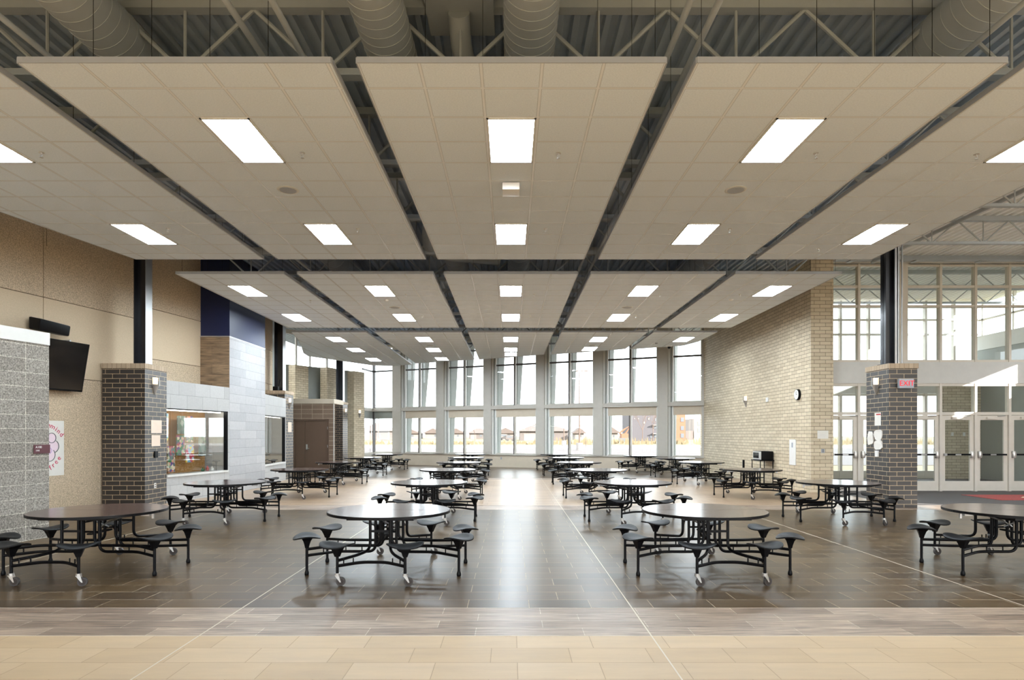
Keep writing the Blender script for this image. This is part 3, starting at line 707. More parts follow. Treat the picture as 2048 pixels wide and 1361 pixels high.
# troffers
lp = None
def troffer(cx, y0, y1, label, grp='rectangular ceiling lights'):
    t = thing('ceiling_light', label, 'ceiling light', (cx, (y0+y1)/2, CZ), grp)
    z = CZ
    x0, x1 = cx-.29, cx+.29; y0 += .015; y1 -= .015
    MB().box(x0, x0+.022, y0, y1, z-.012, z).box(x1-.022, x1, y0, y1, z-.012, z).box(x0, x1, y0, y0+.022, z-.012, z).box(x0, x1, y1-.022, y1, z-.012, z).build('frame', M['white_paint'], t)
    MB().box(x0+.022, x1-.022, y0+.022, y1-.022, z-.008, z-.001).build('lens', M['lens'], t)
ccx = [-5.16-.61*2.5, (-4.86-1.77)/2, .01, (1.84+4.9)/2, 5.13+.61*2.5]
ordn = {2:['nearer of two','farther of two'], 3:['nearest of three','middle of three','farthest of three'], 1:['only one']}
for rn, spans in (('front',[(7.295,8.515),(10.955,12.175)]),('middle',[(15.5,16.72),(19.16,20.38)])):
    for i in range(5):
        for k, (a, b) in enumerate(spans):
            troffer(ccx[i], a, b, 'rectangular ceiling light, %s on the %s panel of the %s row' % (ordn[2][k], cn[i], rn))
rl = [3,3,3,2,1]; rs = {0:[23.7,26.7,30.2],1:[23.7,26.7,30.2-.3],2:[23.7,26.6,28.15],3:[23.7,26.35],4:[23.7]}
for i in range(5):
    for k, a in enumerate(rs[i]):
        troffer(ccx[i], a, a+1.22, 'rectangular ceiling light, %s on the %s panel of the rear row' % (ordn[rl[i]][k], cn[i]))
# speakers, sprinklers, sensor boxes
def speaker(x, y, lb):
    t = thing('ceiling_speaker', lb, 'speaker', (x,y,CZ), 'round ceiling speakers')
    MB().lathe([(.155,0),(.16,-.006),(.14,-.014),(.135,-.012)], (x,y,CZ), 28).build('rim', M['white_paint'], t, smooth=True)
    MB().lathe([(.120,-.004),(.120,-.017)], (x,y,CZ), 28).build('grille', M['fascia'], t)
speaker(-3.33, 9.45, 'round ceiling speaker on the left front panel'); speaker(3.37, 9.45, 'round ceiling speaker on the right front panel')
speaker(-3.33, 18.2, 'round ceiling speaker on the left middle panel'); speaker(3.37, 18.2, 'round ceiling speaker on the right middle panel')
speaker(-3.33, 26.0, 'round ceiling speaker on the left rear panel'); speaker(3.37, 26.0, 'round ceiling speaker on the right rear panel')
sp0 = None
def sprinkler(px, py, lb):
    global sp0
    x, y = prj(px, py)
    if sp0 is None:
        t = thing('sprinkler', lb, 'sprinkler', (0,0,0), 'pendent fire sprinklers', local=True)
        MB().lathe([(.035,0),(.035,-.004),(.012,-.008),(.01,-.03),(.004,-.032)], (0,0,0), 14).build('escutcheon', M['chrome'], t, smooth=True)
        MB().tube([(.008,0,-.03),(.018,0,-.045),(.004,0,-.065)], .003, 5).tube([(-.008,0,-.03),(-.018,0,-.045),(-.004,0,-.065)], .003, 5).lathe([(.022,-.066),(.022,-.069)], (0,0,0), 12).build('deflector', M['steel'], t)
        sp0 = t
    else: t = copy_tree(sp0); t['label'] = lb
    t.location = (x, y, CZ)
for px, py, lb in [(83,305,'sprinkler beside the near light of the far left front panel'),(605,306,'sprinkler beside the near light of the left front panel'),(1117,307,'sprinkler beside the near light of the center front panel'),
    (1632,307,'sprinkler beside the near light of the right front panel'),(1953,309,'sprinkler beside the near light of the far right front panel'),(336,457,'sprinkler beside the far light of the far left front panel'),
    (716,458,'sprinkler beside the far light of the left front panel'),(1091,458,'sprinkler beside the far light of the center front panel'),(1460,458,'sprinkler beside the far light of the right front panel'),
    (1637,497,'sprinkler near the rear edge of the far right front panel'),(812,589,'sprinkler beside the near light of the left middle panel'),(1068,589,'sprinkler beside the near light of the center middle panel'),
    (1320,589,'sprinkler beside the near light of the right middle panel'),(1060,632,'sprinkler beside the far light of the center middle panel'),(845,632,'sprinkler beside the far light of the left middle panel'),
    (1272,632,'sprinkler beside the far light of the right middle panel'),(621,601,'sprinkler on the far left middle panel'),(1480,589,'sprinkler on the far right middle panel')]:
    sprinkler(px, py, lb)
x, y = prj(1022, 370)
t = thing('wireless_router', 'white box hanging under the center front panel behind its near light', 'box', (x,y,CZ-.05))
MB().box(x-.125, x+.125, y-.14, y+.14, CZ-.12, CZ-.018).build('housing', M['plastic_w'], t, bevel=.008); MB().box(x-.05,x+.05,y-.05,y+.05,CZ-.018,CZ).build('mount', M['plastic_w'], t)
for px, py, lb in [(1313,686.5,'small grey detector on the far right rear panel'),(773,600,'small white detector behind the near light of the left middle panel'),(1462,599,'small white detector on the far right middle panel'),(717,595,'small flat detector low on the left middle panel edge')][:3]:
    x, y = prj(px, py)
    tag(MB().lathe([(.06,0),(.06,-.02),(.035,-.04)], (x,y,CZ), 16).build('smoke_detector', M['plastic_w'] if px != 1313 else M['fascia'], smooth=True, origin=(x,y,CZ)), lb, 'detector')
x, y = prj(1336.5, 693); t = thing('dome_camera', 'small dome camera under the far right rear panel', 'camera', (x,y,CZ-.05)); 
MB().lathe([(.11,0),(.11,-.03),(.09,-.04)], (x,y-.15,CZ-.004), 18).build('mount', M['plastic_w'], t, smooth=True); MB().lathe([(.07,-.04),(.065,-.08),(.04,-.115),(.005,-.125)], (x,y-.15,CZ-.004), 18).build('dome', M['black'], t, smooth=True)

# ------------------------------------------------------------------ cafeteria table
ORG = (0,0,0)
def ell(a, b, n, p=2.3):
    return [(a*math.copysign(abs(math.cos(t))**(2/p), math.cos(t)), b*math.copysign(abs(math.sin(t))**(2/p), math.sin(t))) for t in [2*math.pi*i/n for i in range(n)]]
def seat_mesh():
    m = MB(); n_ = 28; rings = [(1.0,-.006),(1.0,.006),(.93,.012),(.65,.012),(.3,.011)]
    vs = []
    for k, dz in rings:
        for u, v in ell(.208*k, .162*k, n_): vs.append((u, v, dz + .030*(u/.208)**2*abs(u/.208)**.3 - .014*(v/.162)**2))
    vs.append((0,0,.011)); top = len(vs)-1
    fs = []
    for i in range(len(rings)-1):
        for k in range(n_): fs.append((i*n_+k, i*n_+(k+1)%n_, (i+1)*n_+(k+1)%n_, (i+1)*n_+k))
    for k in range(n_): fs.append(((len(rings)-1)*n_+k, (len(rings)-1)*n_+(k+1)%n_, top))
    vs.append((0,0,-.012)); bot = len(vs)-1
    for k in range(n_): fs.append(((k+1)%n_, k, bot))
    return m.add(vs, fs)
def place(mb, x, y, z, a):
    c, s = math.cos(a), math.sin(a); mb.v = [(x+X*c-Y*s, y+X*s+Y*c, z+Z) for X, Y, Z in mb.v]; return mb
def make_table():
    t = thing('cafeteria_table', 'x', 'table', (0,0,0), 'round folding cafeteria tables', local=True)
    R = .76; n_ = 48
    for sgn in (1, -1):
        pts = [(R*math.cos(a), sgn*max(R*math.sin(a), 0)+sgn*.004) for a in [math.pi*i/n_ for i in range(n_+1)]]
        m = MB(); m.prism(pts, .728, .748)
        top = m.build('tabletop', M['laminate'], t)
        e = MB(); e.prism([(x*1.008, y if abs(y) < .01 else y*1.008) for x, y in pts], .716, .7465); 
        e.build('edge_band', M['black'], top)
    m = MB()        # under-top frame rails
    for sgn in (1,-1):
        m.box(-.46,.46, sgn*.10-.018, sgn*.10+.018, .68, .716); m.box(-.40,.40, sgn*.5-.018, sgn*.5+.018, .68, .716)
        for x in (-.38, .38): m.box(x-.018, x+.018, min(sgn*.1,sgn*.5), max(sgn*.1,sgn*.5), .68, .716)
    m.build('top_rail', M['black'], t)
    tub = .018
    for sgn in (1,-1):
        m = MB()
        m.tube(rnd([(-.38,sgn*.925,.225),(-.14,sgn*.80,.245),(.14,sgn*.80,.245),(.38,sgn*.925,.225)], .08), tub)
        for sx_ in (-1,1):
            m.tube(rnd([(sx_*.12,sgn*.50,.70),(sx_*.12,sgn*.50,.335),(sx_*.20,sgn*.68,.31),(sx_*.38,sgn*.925,.285)], .09, 6), tub)
            for q in (.35,.75):
                x = sx_*(.14+.24*q); y = sgn*(.80+.125*q); m.cyl((x,y,.25),(x,y,.30),.008,n=6)
        m.box(-.12,.12,sgn*.5-.012,sgn*.5+.012,.54,.565)
        m.build('end_frame', M['black'], t, smooth=True)
    for sx_ in (-1,1):
        for sgn in (1,-1):
            m = MB()
            for j, (xr, zz) in enumerate([(.07,.33),(.13,.255)]):
                m.tube(rnd([(sx_*xr,sgn*.20,.70),(sx_*xr,sgn*.20,zz),(sx_*.60,sgn*.20,zz),(sx_*.925,sgn*.383,zz-.02)], .10, 6), tub)
            for x in (.3,.5,.75):
                yy = .2 if x < .6 else .29
                m.cyl((sx_*x,sgn*yy,.255),(sx_*x,sgn*yy,.33),.008,n=6)
            m.tube([(sx_*.07,sgn*.2,.5),(sx_*.13,sgn*.2,.5)], .012)
            m.build('side_frame', M['black'], t, smooth=True)
    m = MB()
    m.cyl((-.13,-.2,.5),(.13,-.2,.5),.012).cyl((-.13,.2,.5),(.13,.2,.5),.012).cyl((-.05,-.2,.62),(-.05,.2,.62),.012).box(-.03,.03,-.2,.2,.46,.48)
    m.build('cross_tie', M['black'], t, smooth=True)
    m = MB()
    for sx_ in (-1,1):
        m.tube([(sx_*.36,0,.68),(sx_*.1,.05,.60),(-sx_*.05,.1,.52)], .011).cyl((sx_*.52,0,.69),(sx_*.62,0,.69),.02,n=10)
        m.box(sx_*.60-.05, sx_*.60+.05, -.035,.035,.675,.715).box(sx_*.68-.012, sx_*.68+.012, -.01,.01,.64,.70)
    m.build('fold_latch', M['steel'], t)
    for k in range(8):
        a = math.radians(22.5+45*k); x, y = math.cos(a), math.sin(a)
        cast = abs(y) > abs(x)
        st = place(seat_mesh(), x, y, .455, a+math.pi/2).build('stool_seat', M['seat'], t, smooth=True)
        m = MB(); z0 = .115 if cast else .0
        m.cyl((x,y,z0+.02),(x,y,.36),.0165,n=12)
        if not cast: m.lathe([(.022,0),(.026,.01),(.026,.03),(.017,.06)], (x,y,0), 12)
        m.build('stool_leg', M['black'], st, smooth=True)
        m = MB(); A = [(-.022,-.022,.33),(.022,-.022,.33),(.022,.022,.33),(-.022,.022,.33)]; B = [(-.035,-.03,.37),(.035,-.03,.37),(.035,.03,.37),(-.035,.03,.37)]
        C_ = [(-.055,-.045,.42),(.055,-.045,.42),(.055,.045,.42),(-.055,.045,.42)]; D = [(-.082,-.062,.450),(.082,-.062,.450),(.082,.062,.450),(-.082,.062,.450)]
        for q, r_ in ((A,B),(B,C_),(C_,D)): m.hull(q, r_)
        place(m, x, y, 0, a+math.pi/2).build('seat_bracket', M['seat'], st)
        if cast:
            fa = .35 if x > 0 else .1
            f_ = MB().cyl((x,y,.115),(x,y,.145),.03,n=14)
            ox, oy = .038*math.cos(fa), .038*math.sin(fa); px_, py_ = -math.sin(fa), math.cos(fa)
            for s_ in (-1,1):
                bx, by = x+px_*s_*.021, y+py_*s_*.021
                P = [(bx-ox*.7,by-oy*.7,.124),(bx+ox*.55,by+oy*.55,.124),(bx+ox*1.18,by+oy*1.18,.045),(bx+ox*.82,by+oy*.82,.045)]
                f_.hull(P, [(p_[0]+px_*s_*.004, p_[1]+py_*s_*.004, p_[2]) for p_ in P])
            f_.build('caster_fork', M['chrome'], st)
            wc = (x+ox, y+oy); 
            w_ = MB(); w_.cyl((wc[0]-px_*.016, wc[1]-py_*.016, .0505),(wc[0]+px_*.016, wc[1]+py_*.016, .0505), .05, n=22)
            w_.build('caster_wheel', M['rubber'], st, smooth=True)
            h_ = MB(); h_.cyl((wc[0]-px_*.018, wc[1]-py_*.018, .0505),(wc[0]+px_*.018, wc[1]+py_*.018, .0505), .036, n=18)
            h_.build('wheel_hub', M['wheel'], st, smooth=True)
    return t
T0 = make_table()
tabs = {'left outer':[(-5.2,8.0),(-5.72,12.7),(-5.82,17.45),(-6.03,22.1),(-6.2,26.5),(-6.05,31.0)],
        'left aisle':[(-1.53,8.0),(-1.63,12.7),(-1.72,17.3),(-1.80,21.9),(-1.86,26.5),(-1.98,31.2)],
        'right aisle':[(2.45,8.0),(2.46,12.7),(2.40,17.2),(2.39,21.9),(2.31,26.4),(2.22,30.8)],
        'right outer':[(6.38,8.0),(6.57,12.7),(6.66,17.4),(6.65,22.0),(6.72,25.7),(5.92,28.75)]}
cd = {'left outer':'in the column along the left wall','left aisle':'in the column just left of the center aisle','right aisle':'in the column just right of the center aisle','right outer':'in the column nearest the cream brick wall'}
rw = ['nearest','second','third','fourth','fifth','farthest']
rng = random.Random(3); first = True
for c_, L_ in tabs.items():
    for k, (x, y) in enumerate(L_):
        o = T0 if first else copy_tree(T0); first = False
        o.location = (x, y, 0); o.rotation_euler.z = rng.uniform(-.035,.035)
        o['label'] = 'round eight-stool table, %s %s' % (rw[k], cd[c_])

# ------------------------------------------------------------------ sconces, clock, wall devices
def sconce(p, n2, lb):            # p on the wall, n2 outward normal
    t = thing('wall_sconce', lb, 'wall lamp', p, 'half cone wall sconces')
    fr = FR((p[0],p[1]), (-n2[1], n2[0]))      # frame normal = -n2
    z = p[2]
    def half(r0, r1, z0, z1, off=0):
        A = []; B = []
        for i in range(9):
            a = math.pi*i/8; A.append(fr.p3(r0*math.cos(a), -r0*math.sin(a)-off, z0)); B.append(fr.p3(r1*math.cos(a), -r1*math.sin(a)-off, z1))
        return MB().hull(A, B)
    half(.02, .105, z-.27, z-.02).build('bracket', M['steel'], t, smooth=True)
    half(.06, .07, z-.02, z+.14, .004).build('glass_shade', M['sconce_glow'], t, smooth=True)
    m = MB()
    for a in (0, 90, 180):
        q = fr.p3(.108*math.cos(math.radians(a)), -.108*math.sin(math.radians(a))-.004, 0); m.box(q[0]-.008,q[0]+.008,q[1]-.008,q[1]+.008,z-.06,z+.15)
    m.build('rib', M['steel'], t)
sconce((-8.51,15.1,2.92), (1,0), 'lit sconce on the nearest left brick pillar')
sconce((-8.49,24.25,2.95), (1,0), 'lit sconce on the middle left brick pillar')
sconce((-8.43,32.25,2.88), (1,0), 'lit sconce on the farthest left brick pillar')
sconce((-8.28,34.65,2.9), (.911,-.412), 'lit sconce on the cream brick pier by the corner window')
sconce((8.81,15.2,2.92), (-1,0), 'lit sconce on the exit sign pillar')
sconce((RX,23.7,3.0), (-1,0), 'lit sconce on the cream brick wall')
t = thing('wall_clock', 'round white clock with black rim on the cream brick wall', 'clock', (RX,19.4,2.93))
MB().cyl((RX,19.4,2.93),(RX-.07,19.4,2.93),.17,.165,n=36).build('rim', M['black'], t, smooth=True)
MB().cyl((RX-.07,19.4,2.93),(RX-.075,19.4,2.93),.15,.15,n=36).build('face', M['plastic_w'], t)
MB().box(RX-.078,RX-.0755,19.393,19.407,2.93,3.03).box(RX-.078,RX-.0755,19.34,19.4,2.925,2.937).build('hand', M['black'], t)
def plate(x0,x1,y0,y1,z0,z1,mat,name,lb,cat,grp=None,bevel=0):
    return tag(MB().box(x0,x1,y0,y1,z0,z1).build(name, M[mat], origin=((x0+x1)/2,(y0+y1)/2,z0), bevel=bevel), lb, cat, grp)
plate(RX-.04,RX,21.62,21.8,2.83,2.98,'plastic_w','strobe_alarm','small white strobe alarm between sconce and clock','alarm')
t = thing('wall_panel', 'tall white panel on the cream brick wall below the clock', 'panel', (RX,19.8,.75)); MB().box(RX-.02,RX,19.57,20.0,.75,1.55).build('door', M['plastic_w'], t); MB().box(RX-.024,RX-.02,19.74,19.84,1.3,1.45).build('label_slot', M['fascia'], t)
plate(9.04,9.36,18.59,18.6,1.58,1.82,'paper','notice','white notice on the end of the cream brick wall','notice')
def outlet(p, n2, lb, mat='plastic_w', s=.08):
    fr = FR((p[0],p[1]), (-n2[1], n2[0])); t = thing('wall_outlet', lb, 'outlet', p)
    m = MB(); fr.box(m, -s/2, s/2, -.008, 0, p[2], p[2]+.12); m.build('plate', M[mat], t)
    m = MB(); [fr.box(m, sx_*.018-.01, sx_*.018+.01, -.011, -.008, p[2]+dz, p[2]+dz+.03) for sx_ in (-1,1) for dz in (.02,.07)]; m.build('socket', M['dark_frame'], t)
outlet((9.2,18.6,1.16), (0,-1), 'grey outlet below the notice on the cream wall end', 'fascia', .1)
outlet((-8.51,15.12,.42), (1,0), 'white outlet low on the nearest left pillar')
q = WW.p(ws(1002.6), 0); outlet((q[0],q[1],.4), (-.412,-.911), 'small outlet on the low wall under the far windows', 'fascia')
# papers on nearest left pillar
def onleft(px0,px1,py0,py1,mat,name,lb,cat,X=-8.51,th=.006,grp=None):
    ya, yb = -X*F/(1021-px0), -X*F/(1021-px1); Y = (ya+yb)/2
    z0, z1 = EYE+(870-py1)*Y/F, EYE+(870-py0)*Y/F
    return plate(X, X+th, ya, yb, z0, z1, mat, name, lb, cat, grp)
onleft(302,323,841,867,'paper_tan','notice','larger cream notice on the nearest left pillar','notice')
onleft(303,320,871,893,'paper_tan','notice','smaller cream notice under the larger one on the nearest left pillar','notice')
onleft(308,314,903,916,'black','card_reader','black card reader on the nearest left pillar','card reader',th=.03)
onleft(576,583,845,865,'paper_tan','notice','narrow cream notice on the middle left pillar','notice',X=-8.49)
# papers on right pillar
def onright(px0,px1,py0,py1,mat,name,lb,cat,th=.006):
    X = 8.81; ya, yb = X*F/(px1-1021), X*F/(px0-1021); Y = (ya+yb)/2
    return plate(X-th, X, ya, yb, EYE+(870-py1)*Y/F, EYE+(870-py0)*Y/F, mat, name, lb, cat)
t = onright(1750,1762,826,852,'paper','notice','white notice with red heading on the exit sign pillar','notice')
m = MB().box(8.802,8.804,15.02,15.2,2.17,2.20); o = m.build('heading', M['red'], None); o.parent = t; o.location = -Vector(t.location)
def crumple(px0,px1,py0,py1,lb,seed):
    X = 8.81; ya, yb = X*F/(px1-1021), X*F/(px0-1021); Y = (ya+yb)/2; z0, z1 = EYE+(870-py1)*Y/F, EYE+(870-py0)*Y/F
    r = random.Random(seed); P = []
    for i in range(12):
        a = 2*math.pi*i/12; k = r.uniform(.85,1.0); c, s = math.cos(a), math.sin(a)
        k /= max(abs(c)**.6, abs(s)**.6); P.append(((ya+yb)/2+c*k*(yb-ya)/2, (z0+z1)/2+s*k*(z1-z0)/2))
    m = MB(); m.hull([(X,y,z) for y,z in P], [(X-r.uniform(.01,.035),y,z) for y,z in P])
    tag(m.build('paper_bag', M['paper'], origin=(X,Y,z0)), lb, 'paper')
crumple(1736,1748,862,892,'crumpled white paper, left one on the exit sign pillar',1)
crumple(1749,1766,859,882,'crumpled white paper, upper right on the exit sign pillar',2)
crumple(1749,1767,880,901,'crumpled white paper, lower right on the exit sign pillar',3)
onright(1752,1758,902,914,'plastic_w','intercom','small white intercom under the crumpled papers','intercom',.03)
t = thing('exit_sign', 'red lettered exit sign on the dark brick pillar', 'exit sign', (9.17,14.66,2.78))
MB().box(8.99,9.33,14.6,14.68,2.775,2.995).build('housing', M['fascia'], t, bevel=.006)
MB().box(9.1,9.22,14.68,14.70,2.83,2.94).build('mount', M['plastic_w'], t)
text('EXIT', 'lettering', M['red_led'], .17, (9.165,14.597,2.885), (math.pi/2,0,0), t, .003)
# tv and speaker on left wall
n2 = Vector((.981,-.196)); e2 = Vector((.196,.981))
def wlp(s, d, z): q = Vector((-9.5,15.0))+e2*s+n2*d; return (q.x,q.y,z)
t = thing('television', 'black flat television tilted down on the tan wall', 'television', wlp(-1.9,.25,3.2))
def slab(s0,s1,db,dt,zb,zt,th):
    A = [wlp(s0,db,zb),wlp(s1,db,zb),wlp(s1,dt,zt),wlp(s0,dt,zt)]; off = Vector((n2.x,n2.y,-.2))*(-th); return A, [tuple(Vector(a)+off) for a in A]
A, B = slab(-2.8,-.95,.17,.37,2.645,3.695,.05); MB().hull(A,B).build('bezel', M['black'], t)
A, B = slab(-2.78,-.97,.178,.376,2.68,3.68,.01); MB().hull(A,B).build('screen', M['tv'], t)
m = MB(); m.cyl(wlp(-1.4,.02,3.72),wlp(-1.4,.33,3.72),.02).cyl(wlp(-1.9,.02,3.2),wlp(-1.9,.25,3.2),.03); m.build('bracket', M['steel'], t)
t = thing('wall_speaker', 'black wedge speaker on the tan wall above the television', 'speaker', wlp(-1.5,.2,3.9))
m = MB(); A = [wlp(-2.15,.1,3.86),wlp(-2.15,.36,3.83),wlp(-2.15,.40,4.06),wlp(-2.15,.1,4.12)]; B = [wlp(-1.45,.1,3.83),wlp(-1.45,.36,3.80),wlp(-1.45,.40,4.02),wlp(-1.45,.1,4.08)]
m.hull(A,B).build('cabinet', M['black'], t, bevel=.03)
m = MB(); m.cyl(wlp(-1.8,0,3.95),wlp(-1.8,.12,3.95),.03); m.build('bracket', M['black'], t)
# poster
pc = wlp(-1.62,.012,.82)
t = thing('poster', 'white hand drawn flower poster behind the speckled block wall', 'poster', pc)
m = MB(); m.hull([wlp(-2.75,.003,.82),wlp(-1.25,.003,.82),wlp(-1.25,.003,2.0),wlp(-2.75,.003,2.0)], [wlp(-2.75,.008,.82),wlp(-1.25,.008,.82),wlp(-1.25,.008,2.0),wlp(-2.75,.008,2.0)]); m.build('sheet', M['paper'], t)
yaw = math.atan2(.981,.196)
def wall_rot(tilt): 
    return (Matrix.Rotation(yaw,4,'Z') @ Matrix.Rotation(math.pi/2,4,'X') @ Matrix.Rotation(tilt,4,'Z')).to_euler()
def arc(cs, cz, r, a0, a1, mat, name, th=.012):
    m = MB(); m.tube([wlp(cs+r*math.cos(a), .014, cz+r*math.sin(a)*1.05) for a in [math.radians(a0+(a1-a0)*i/20) for i in range(21)]], th, 6); return m.build(name, M[mat], t)
def disc(cs, cz, r, mat):
    m = MB(); m.cyl(wlp(cs,.008,cz), wlp(cs,.0095,cz), r, n=24); return m.build('petal', M[mat], t)
disc(-1.55,1.63,.095,'petal'); disc(-1.51,1.45,.12,'petal'); disc(-1.6,1.27,.12,'petal'); disc(-1.61,1.36,.05,'lilac')
arc(-1.55,1.63,.10,-150,150,'marker','petal_outline',.006); arc(-1.51,1.45,.13,-75,60,'marker','petal_outline',.006); arc(-1.6,1.27,.13,-100,45,'marker','petal_outline',.006); arc(-1.61,1.36,.06,-170,170,'lilac','petal_outline',.005)
for i, ch in enumerate('emind'):
    text(ch, 'lettering', M['pink'], .15, wlp((-1.61,-1.52,-1.44,-1.38,-1.31)[i], .012, (1.90,1.87,1.82,1.77,1.70)[i]), wall_rot(-.35-.12*i), t)
for i, ch in enumerate('free'):
    text(ch, 'lettering', M['pink'], .15, wlp(-1.58+.068*i, .012, .99+.05*i+.006*i*i), wall_rot(.55+.08*i), t)
# room sign on block wall
def bwp(s, d, z): q = BW.p(s, d); return (q[0], q[1], z)
t = thing('room_sign', 'maroon room sign at the end of the speckled block wall', 'sign', bwp(.13,.01,1.4))
m = MB(); BW.box(m, .0, .28, .012, .022, 1.395, 1.535); m.build('plate', M['maroon'], t)
ry = math.atan2(1.0, .22)
for z, s_, body in ((1.495, .05, 'A100'), (1.44, .045, '144')):
    text(body, 'lettering', M['white'], s_, bwp(.255,.0225,z), (math.pi/2,0,ry), t, .001, 'LEFT')
# microwave and stand
t = thing('utility_stand', 'small black stand against the cream brick wall', 'stand', (8.6,21.55,0))
MB().box(8.36,8.84,21.15,21.95,.81,.84).build('top', M['black'], t)
for x, y in ((8.38,21.18),(8.80,21.18),(8.38,21.9),(8.80,21.9)): MB().cyl((x,y,0),(x,y,.81),.016,n=8).build('leg', M['black'], t)
t = thing('microwave', 'black microwave oven on the stand by the cream brick wall', 'microwave', (8.6,21.5,.84))
MB().box(8.42,8.82,21.2,21.9,.845,1.14).build('body', M['black'], t, bevel=.008)
MB().box(8.405,8.42,21.2,21.9,.86,1.13).build('door', M['chrome'], t)
MB().box(8.398,8.405,21.38,21.85,.90,1.09).build('door_window', M['tv'], t)
tag(MB().box(8.1,8.16,22.0,22.06,0,.82).build('stanchion', M['black'], origin=(8.13,22.03,0)), 'thin black post standing left of the microwave stand', 'post')
# small black device on the middle left pillar
t = thing('security_camera', 'small dark camera on top of the middle left pillar', 'camera', (-8.75,23.85,3.37)); MB().box(-8.95,-8.75,23.76,23.9,3.36,3.52).build('body', M['black'], t, bevel=.02); MB().cyl((-8.72,23.8,3.52),(-8.68,23.8,3.78),.025).build('antenna', M['black'], t)

# emblem rug
t = thing('entrance_rug', 'red rug with a cream and orange emblem before the glass doors', 'rug', (14.6,17.1,0))
MB().box(12.7,16.6,16.35,17.8,0,.008).build('pile', M['rug'], t)
m = MB(); 
bl = [(13.7,16.95),(13.95,17.2),(14.3,17.25),(14.6,17.45),(15.0,17.35),(15.6,17.4),(16.0,17.1),(15.5,16.85),(15.1,16.6),(14.7,16.8),(14.3,16.6),(14.1,16.85)]
m.prism(bl, .008, .010); m.build('emblem', M['cream'], t)
MB().prism([(14.4,16.9),(14.9,17.2),(15.5,17.2),(15.2,16.8),(14.8,16.95)], .010,.012).build('emblem', M['orange'], t)
MB().prism([(14.0,16.95),(14.25,17.1),(14.3,16.95)], .010,.012).prism([(15.0,17.0),(15.2,17.1),(15.3,16.95)], .012,.0135).build('emblem', M['black'], t)

# ------------------------------------------------------------------ outside
struct(MB().box(-400,400,-60,700,-.5,-.16).build('ground', M['grass']))
struct(MB().box(-160,160,37.9,84,-.16,-.12).build('road', M['pave'])); struct(MB().box(-160,160,84,104,-.16,-.11).build('sidewalk', M['walk']))
def house(px0, px1, ybase_px, roof_px, lb, mat='siding', D=12, gable=False):
    Z = 1.85*F/(ybase_px-870); x0 = (px0-1021)/F*Z; x1 = (px1-1021)/F*Z; zr = EYE+(870-roof_px)/F*Z; zw = -.15+(zr+.15)*.52
    t = thing('house', lb, 'house', ((x0+x1)/2, Z+D/2, -.15), 'houses beyond the field')
    MB().box(x0,x1,Z,Z+D,-.15,zw).build('wall', M[mat], t)
    o = 1.0; cx = (x0+x1)/2
    if gable: m = MB().hull([(x0-o,Z-o,zw),(x1+o,Z-o,zw),(cx,Z-o,zr)], [(x0-o,Z+D,zw),(x1+o,Z+D,zw),(cx,Z+D,zr)])
    else: m = MB().add([(x0-o,Z-o,zw),(x1+o,Z-o,zw),(x1+o,Z+D+o,zw),(x0-o,Z+D+o,zw),(x0+(cx-x0)*.75,Z+D/2,zr),(x1-(x1-cx)*.75,Z+D/2,zr)], [(0,1,5,4),(1,2,5),(2,3,4,5),(3,0,4),(0,3,2,1)])
    m.build('roof', M['shingle'], t)
    wd = (x1-x0)
    MB().box(x0+wd*.08,x0+wd*.4,Z-.05,Z,-.15,zw*.75).build('garage_door', M['siding_w'], t)
    wi = MB().box(x0+wd*.6,x0+wd*.72,Z-.06,Z,zw*.35,zw*.75).build('window', M['win_dark'], t)
house(722,776,881,846,'brown hip roofed house seen through the leftmost window','siding',14)
house(800,838,878.5,858,'pale gabled house behind the second window column','siding_w',12,True)
house(850,881,878.5,857,'white gabled house left of the third window column','siding_w',12,True)
house(897,926,878.5,857,'white gabled house right of the third window column','siding_w',12,True)
house(938,974,878.5,857,'grey roofed low house in the center left bay','siding',12)
house(990,1032,880,856,'white gabled house left of the large center house','siding_w',12,True)
house(1040,1136,882,846,'large tan hip roofed house at the center of the view','siding',16)
house(1150,1168,880,856,'small pale house behind the tall lamp post','siding_w',10,True)
house(1212,1236,880,855,'white gabled house left of the excavator','siding_w',10,True)
def bld(px0,px1,pb_,pt,mat,name,lb,D=14):
    Z = 1.85*F/(pb_-870); x0 = (px0-1021)/F*Z; x1 = (px1-1021)/F*Z; zt = EYE+(870-pt)/F*Z
    t = thing(name, lb, 'building', ((x0+x1)/2,Z+D/2,-.15)); MB().box(x0,x1,Z,Z+D,-.15,zt).build('wall', M[mat], t); return t, Z, x0, x1, zt
t, Z, x0, x1, zt = bld(1262,1349,883,824,'apt_grey','apartment_block','dark grey apartment block beyond the right windows')
for k, (px, py, w_, h_) in enumerate([(1310,840,5,6),(1308,855,8,6),(1308,872,8,6),(1300,874,4,5),(1296,838,3,5),(1287,846,3,4),(1268,838,2,2),(1276,838,2,2)]):
    xx = (px-1021)/F*Z; zz = EYE+(870-py)/F*Z; MB().box(xx, xx+w_*Z/F, Z-.1, Z, zz-h_*Z/F/2, zz+h_*Z/F/2).build('window', M['win_dark'] if k < 4 else M['siding_w'], t)
MB().box((1305-1021)/F*Z, (1316-1021)/F*Z, Z-1.2, Z, EYE+(870-851)/F*Z-.15, EYE+(870-851)/F*Z+.1).box((1305-1021)/F*Z, (1316-1021)/F*Z, Z-1.2, Z, EYE+(870-868)/F*Z-.15, EYE+(870-868)/F*Z+.1).build('balcony', M['siding_w'], t)
t, Z, x0, x1, zt = bld(1349.5,1371,883,824,'apt_orange','apartment_block','orange clad apartment wing beside the grey block')
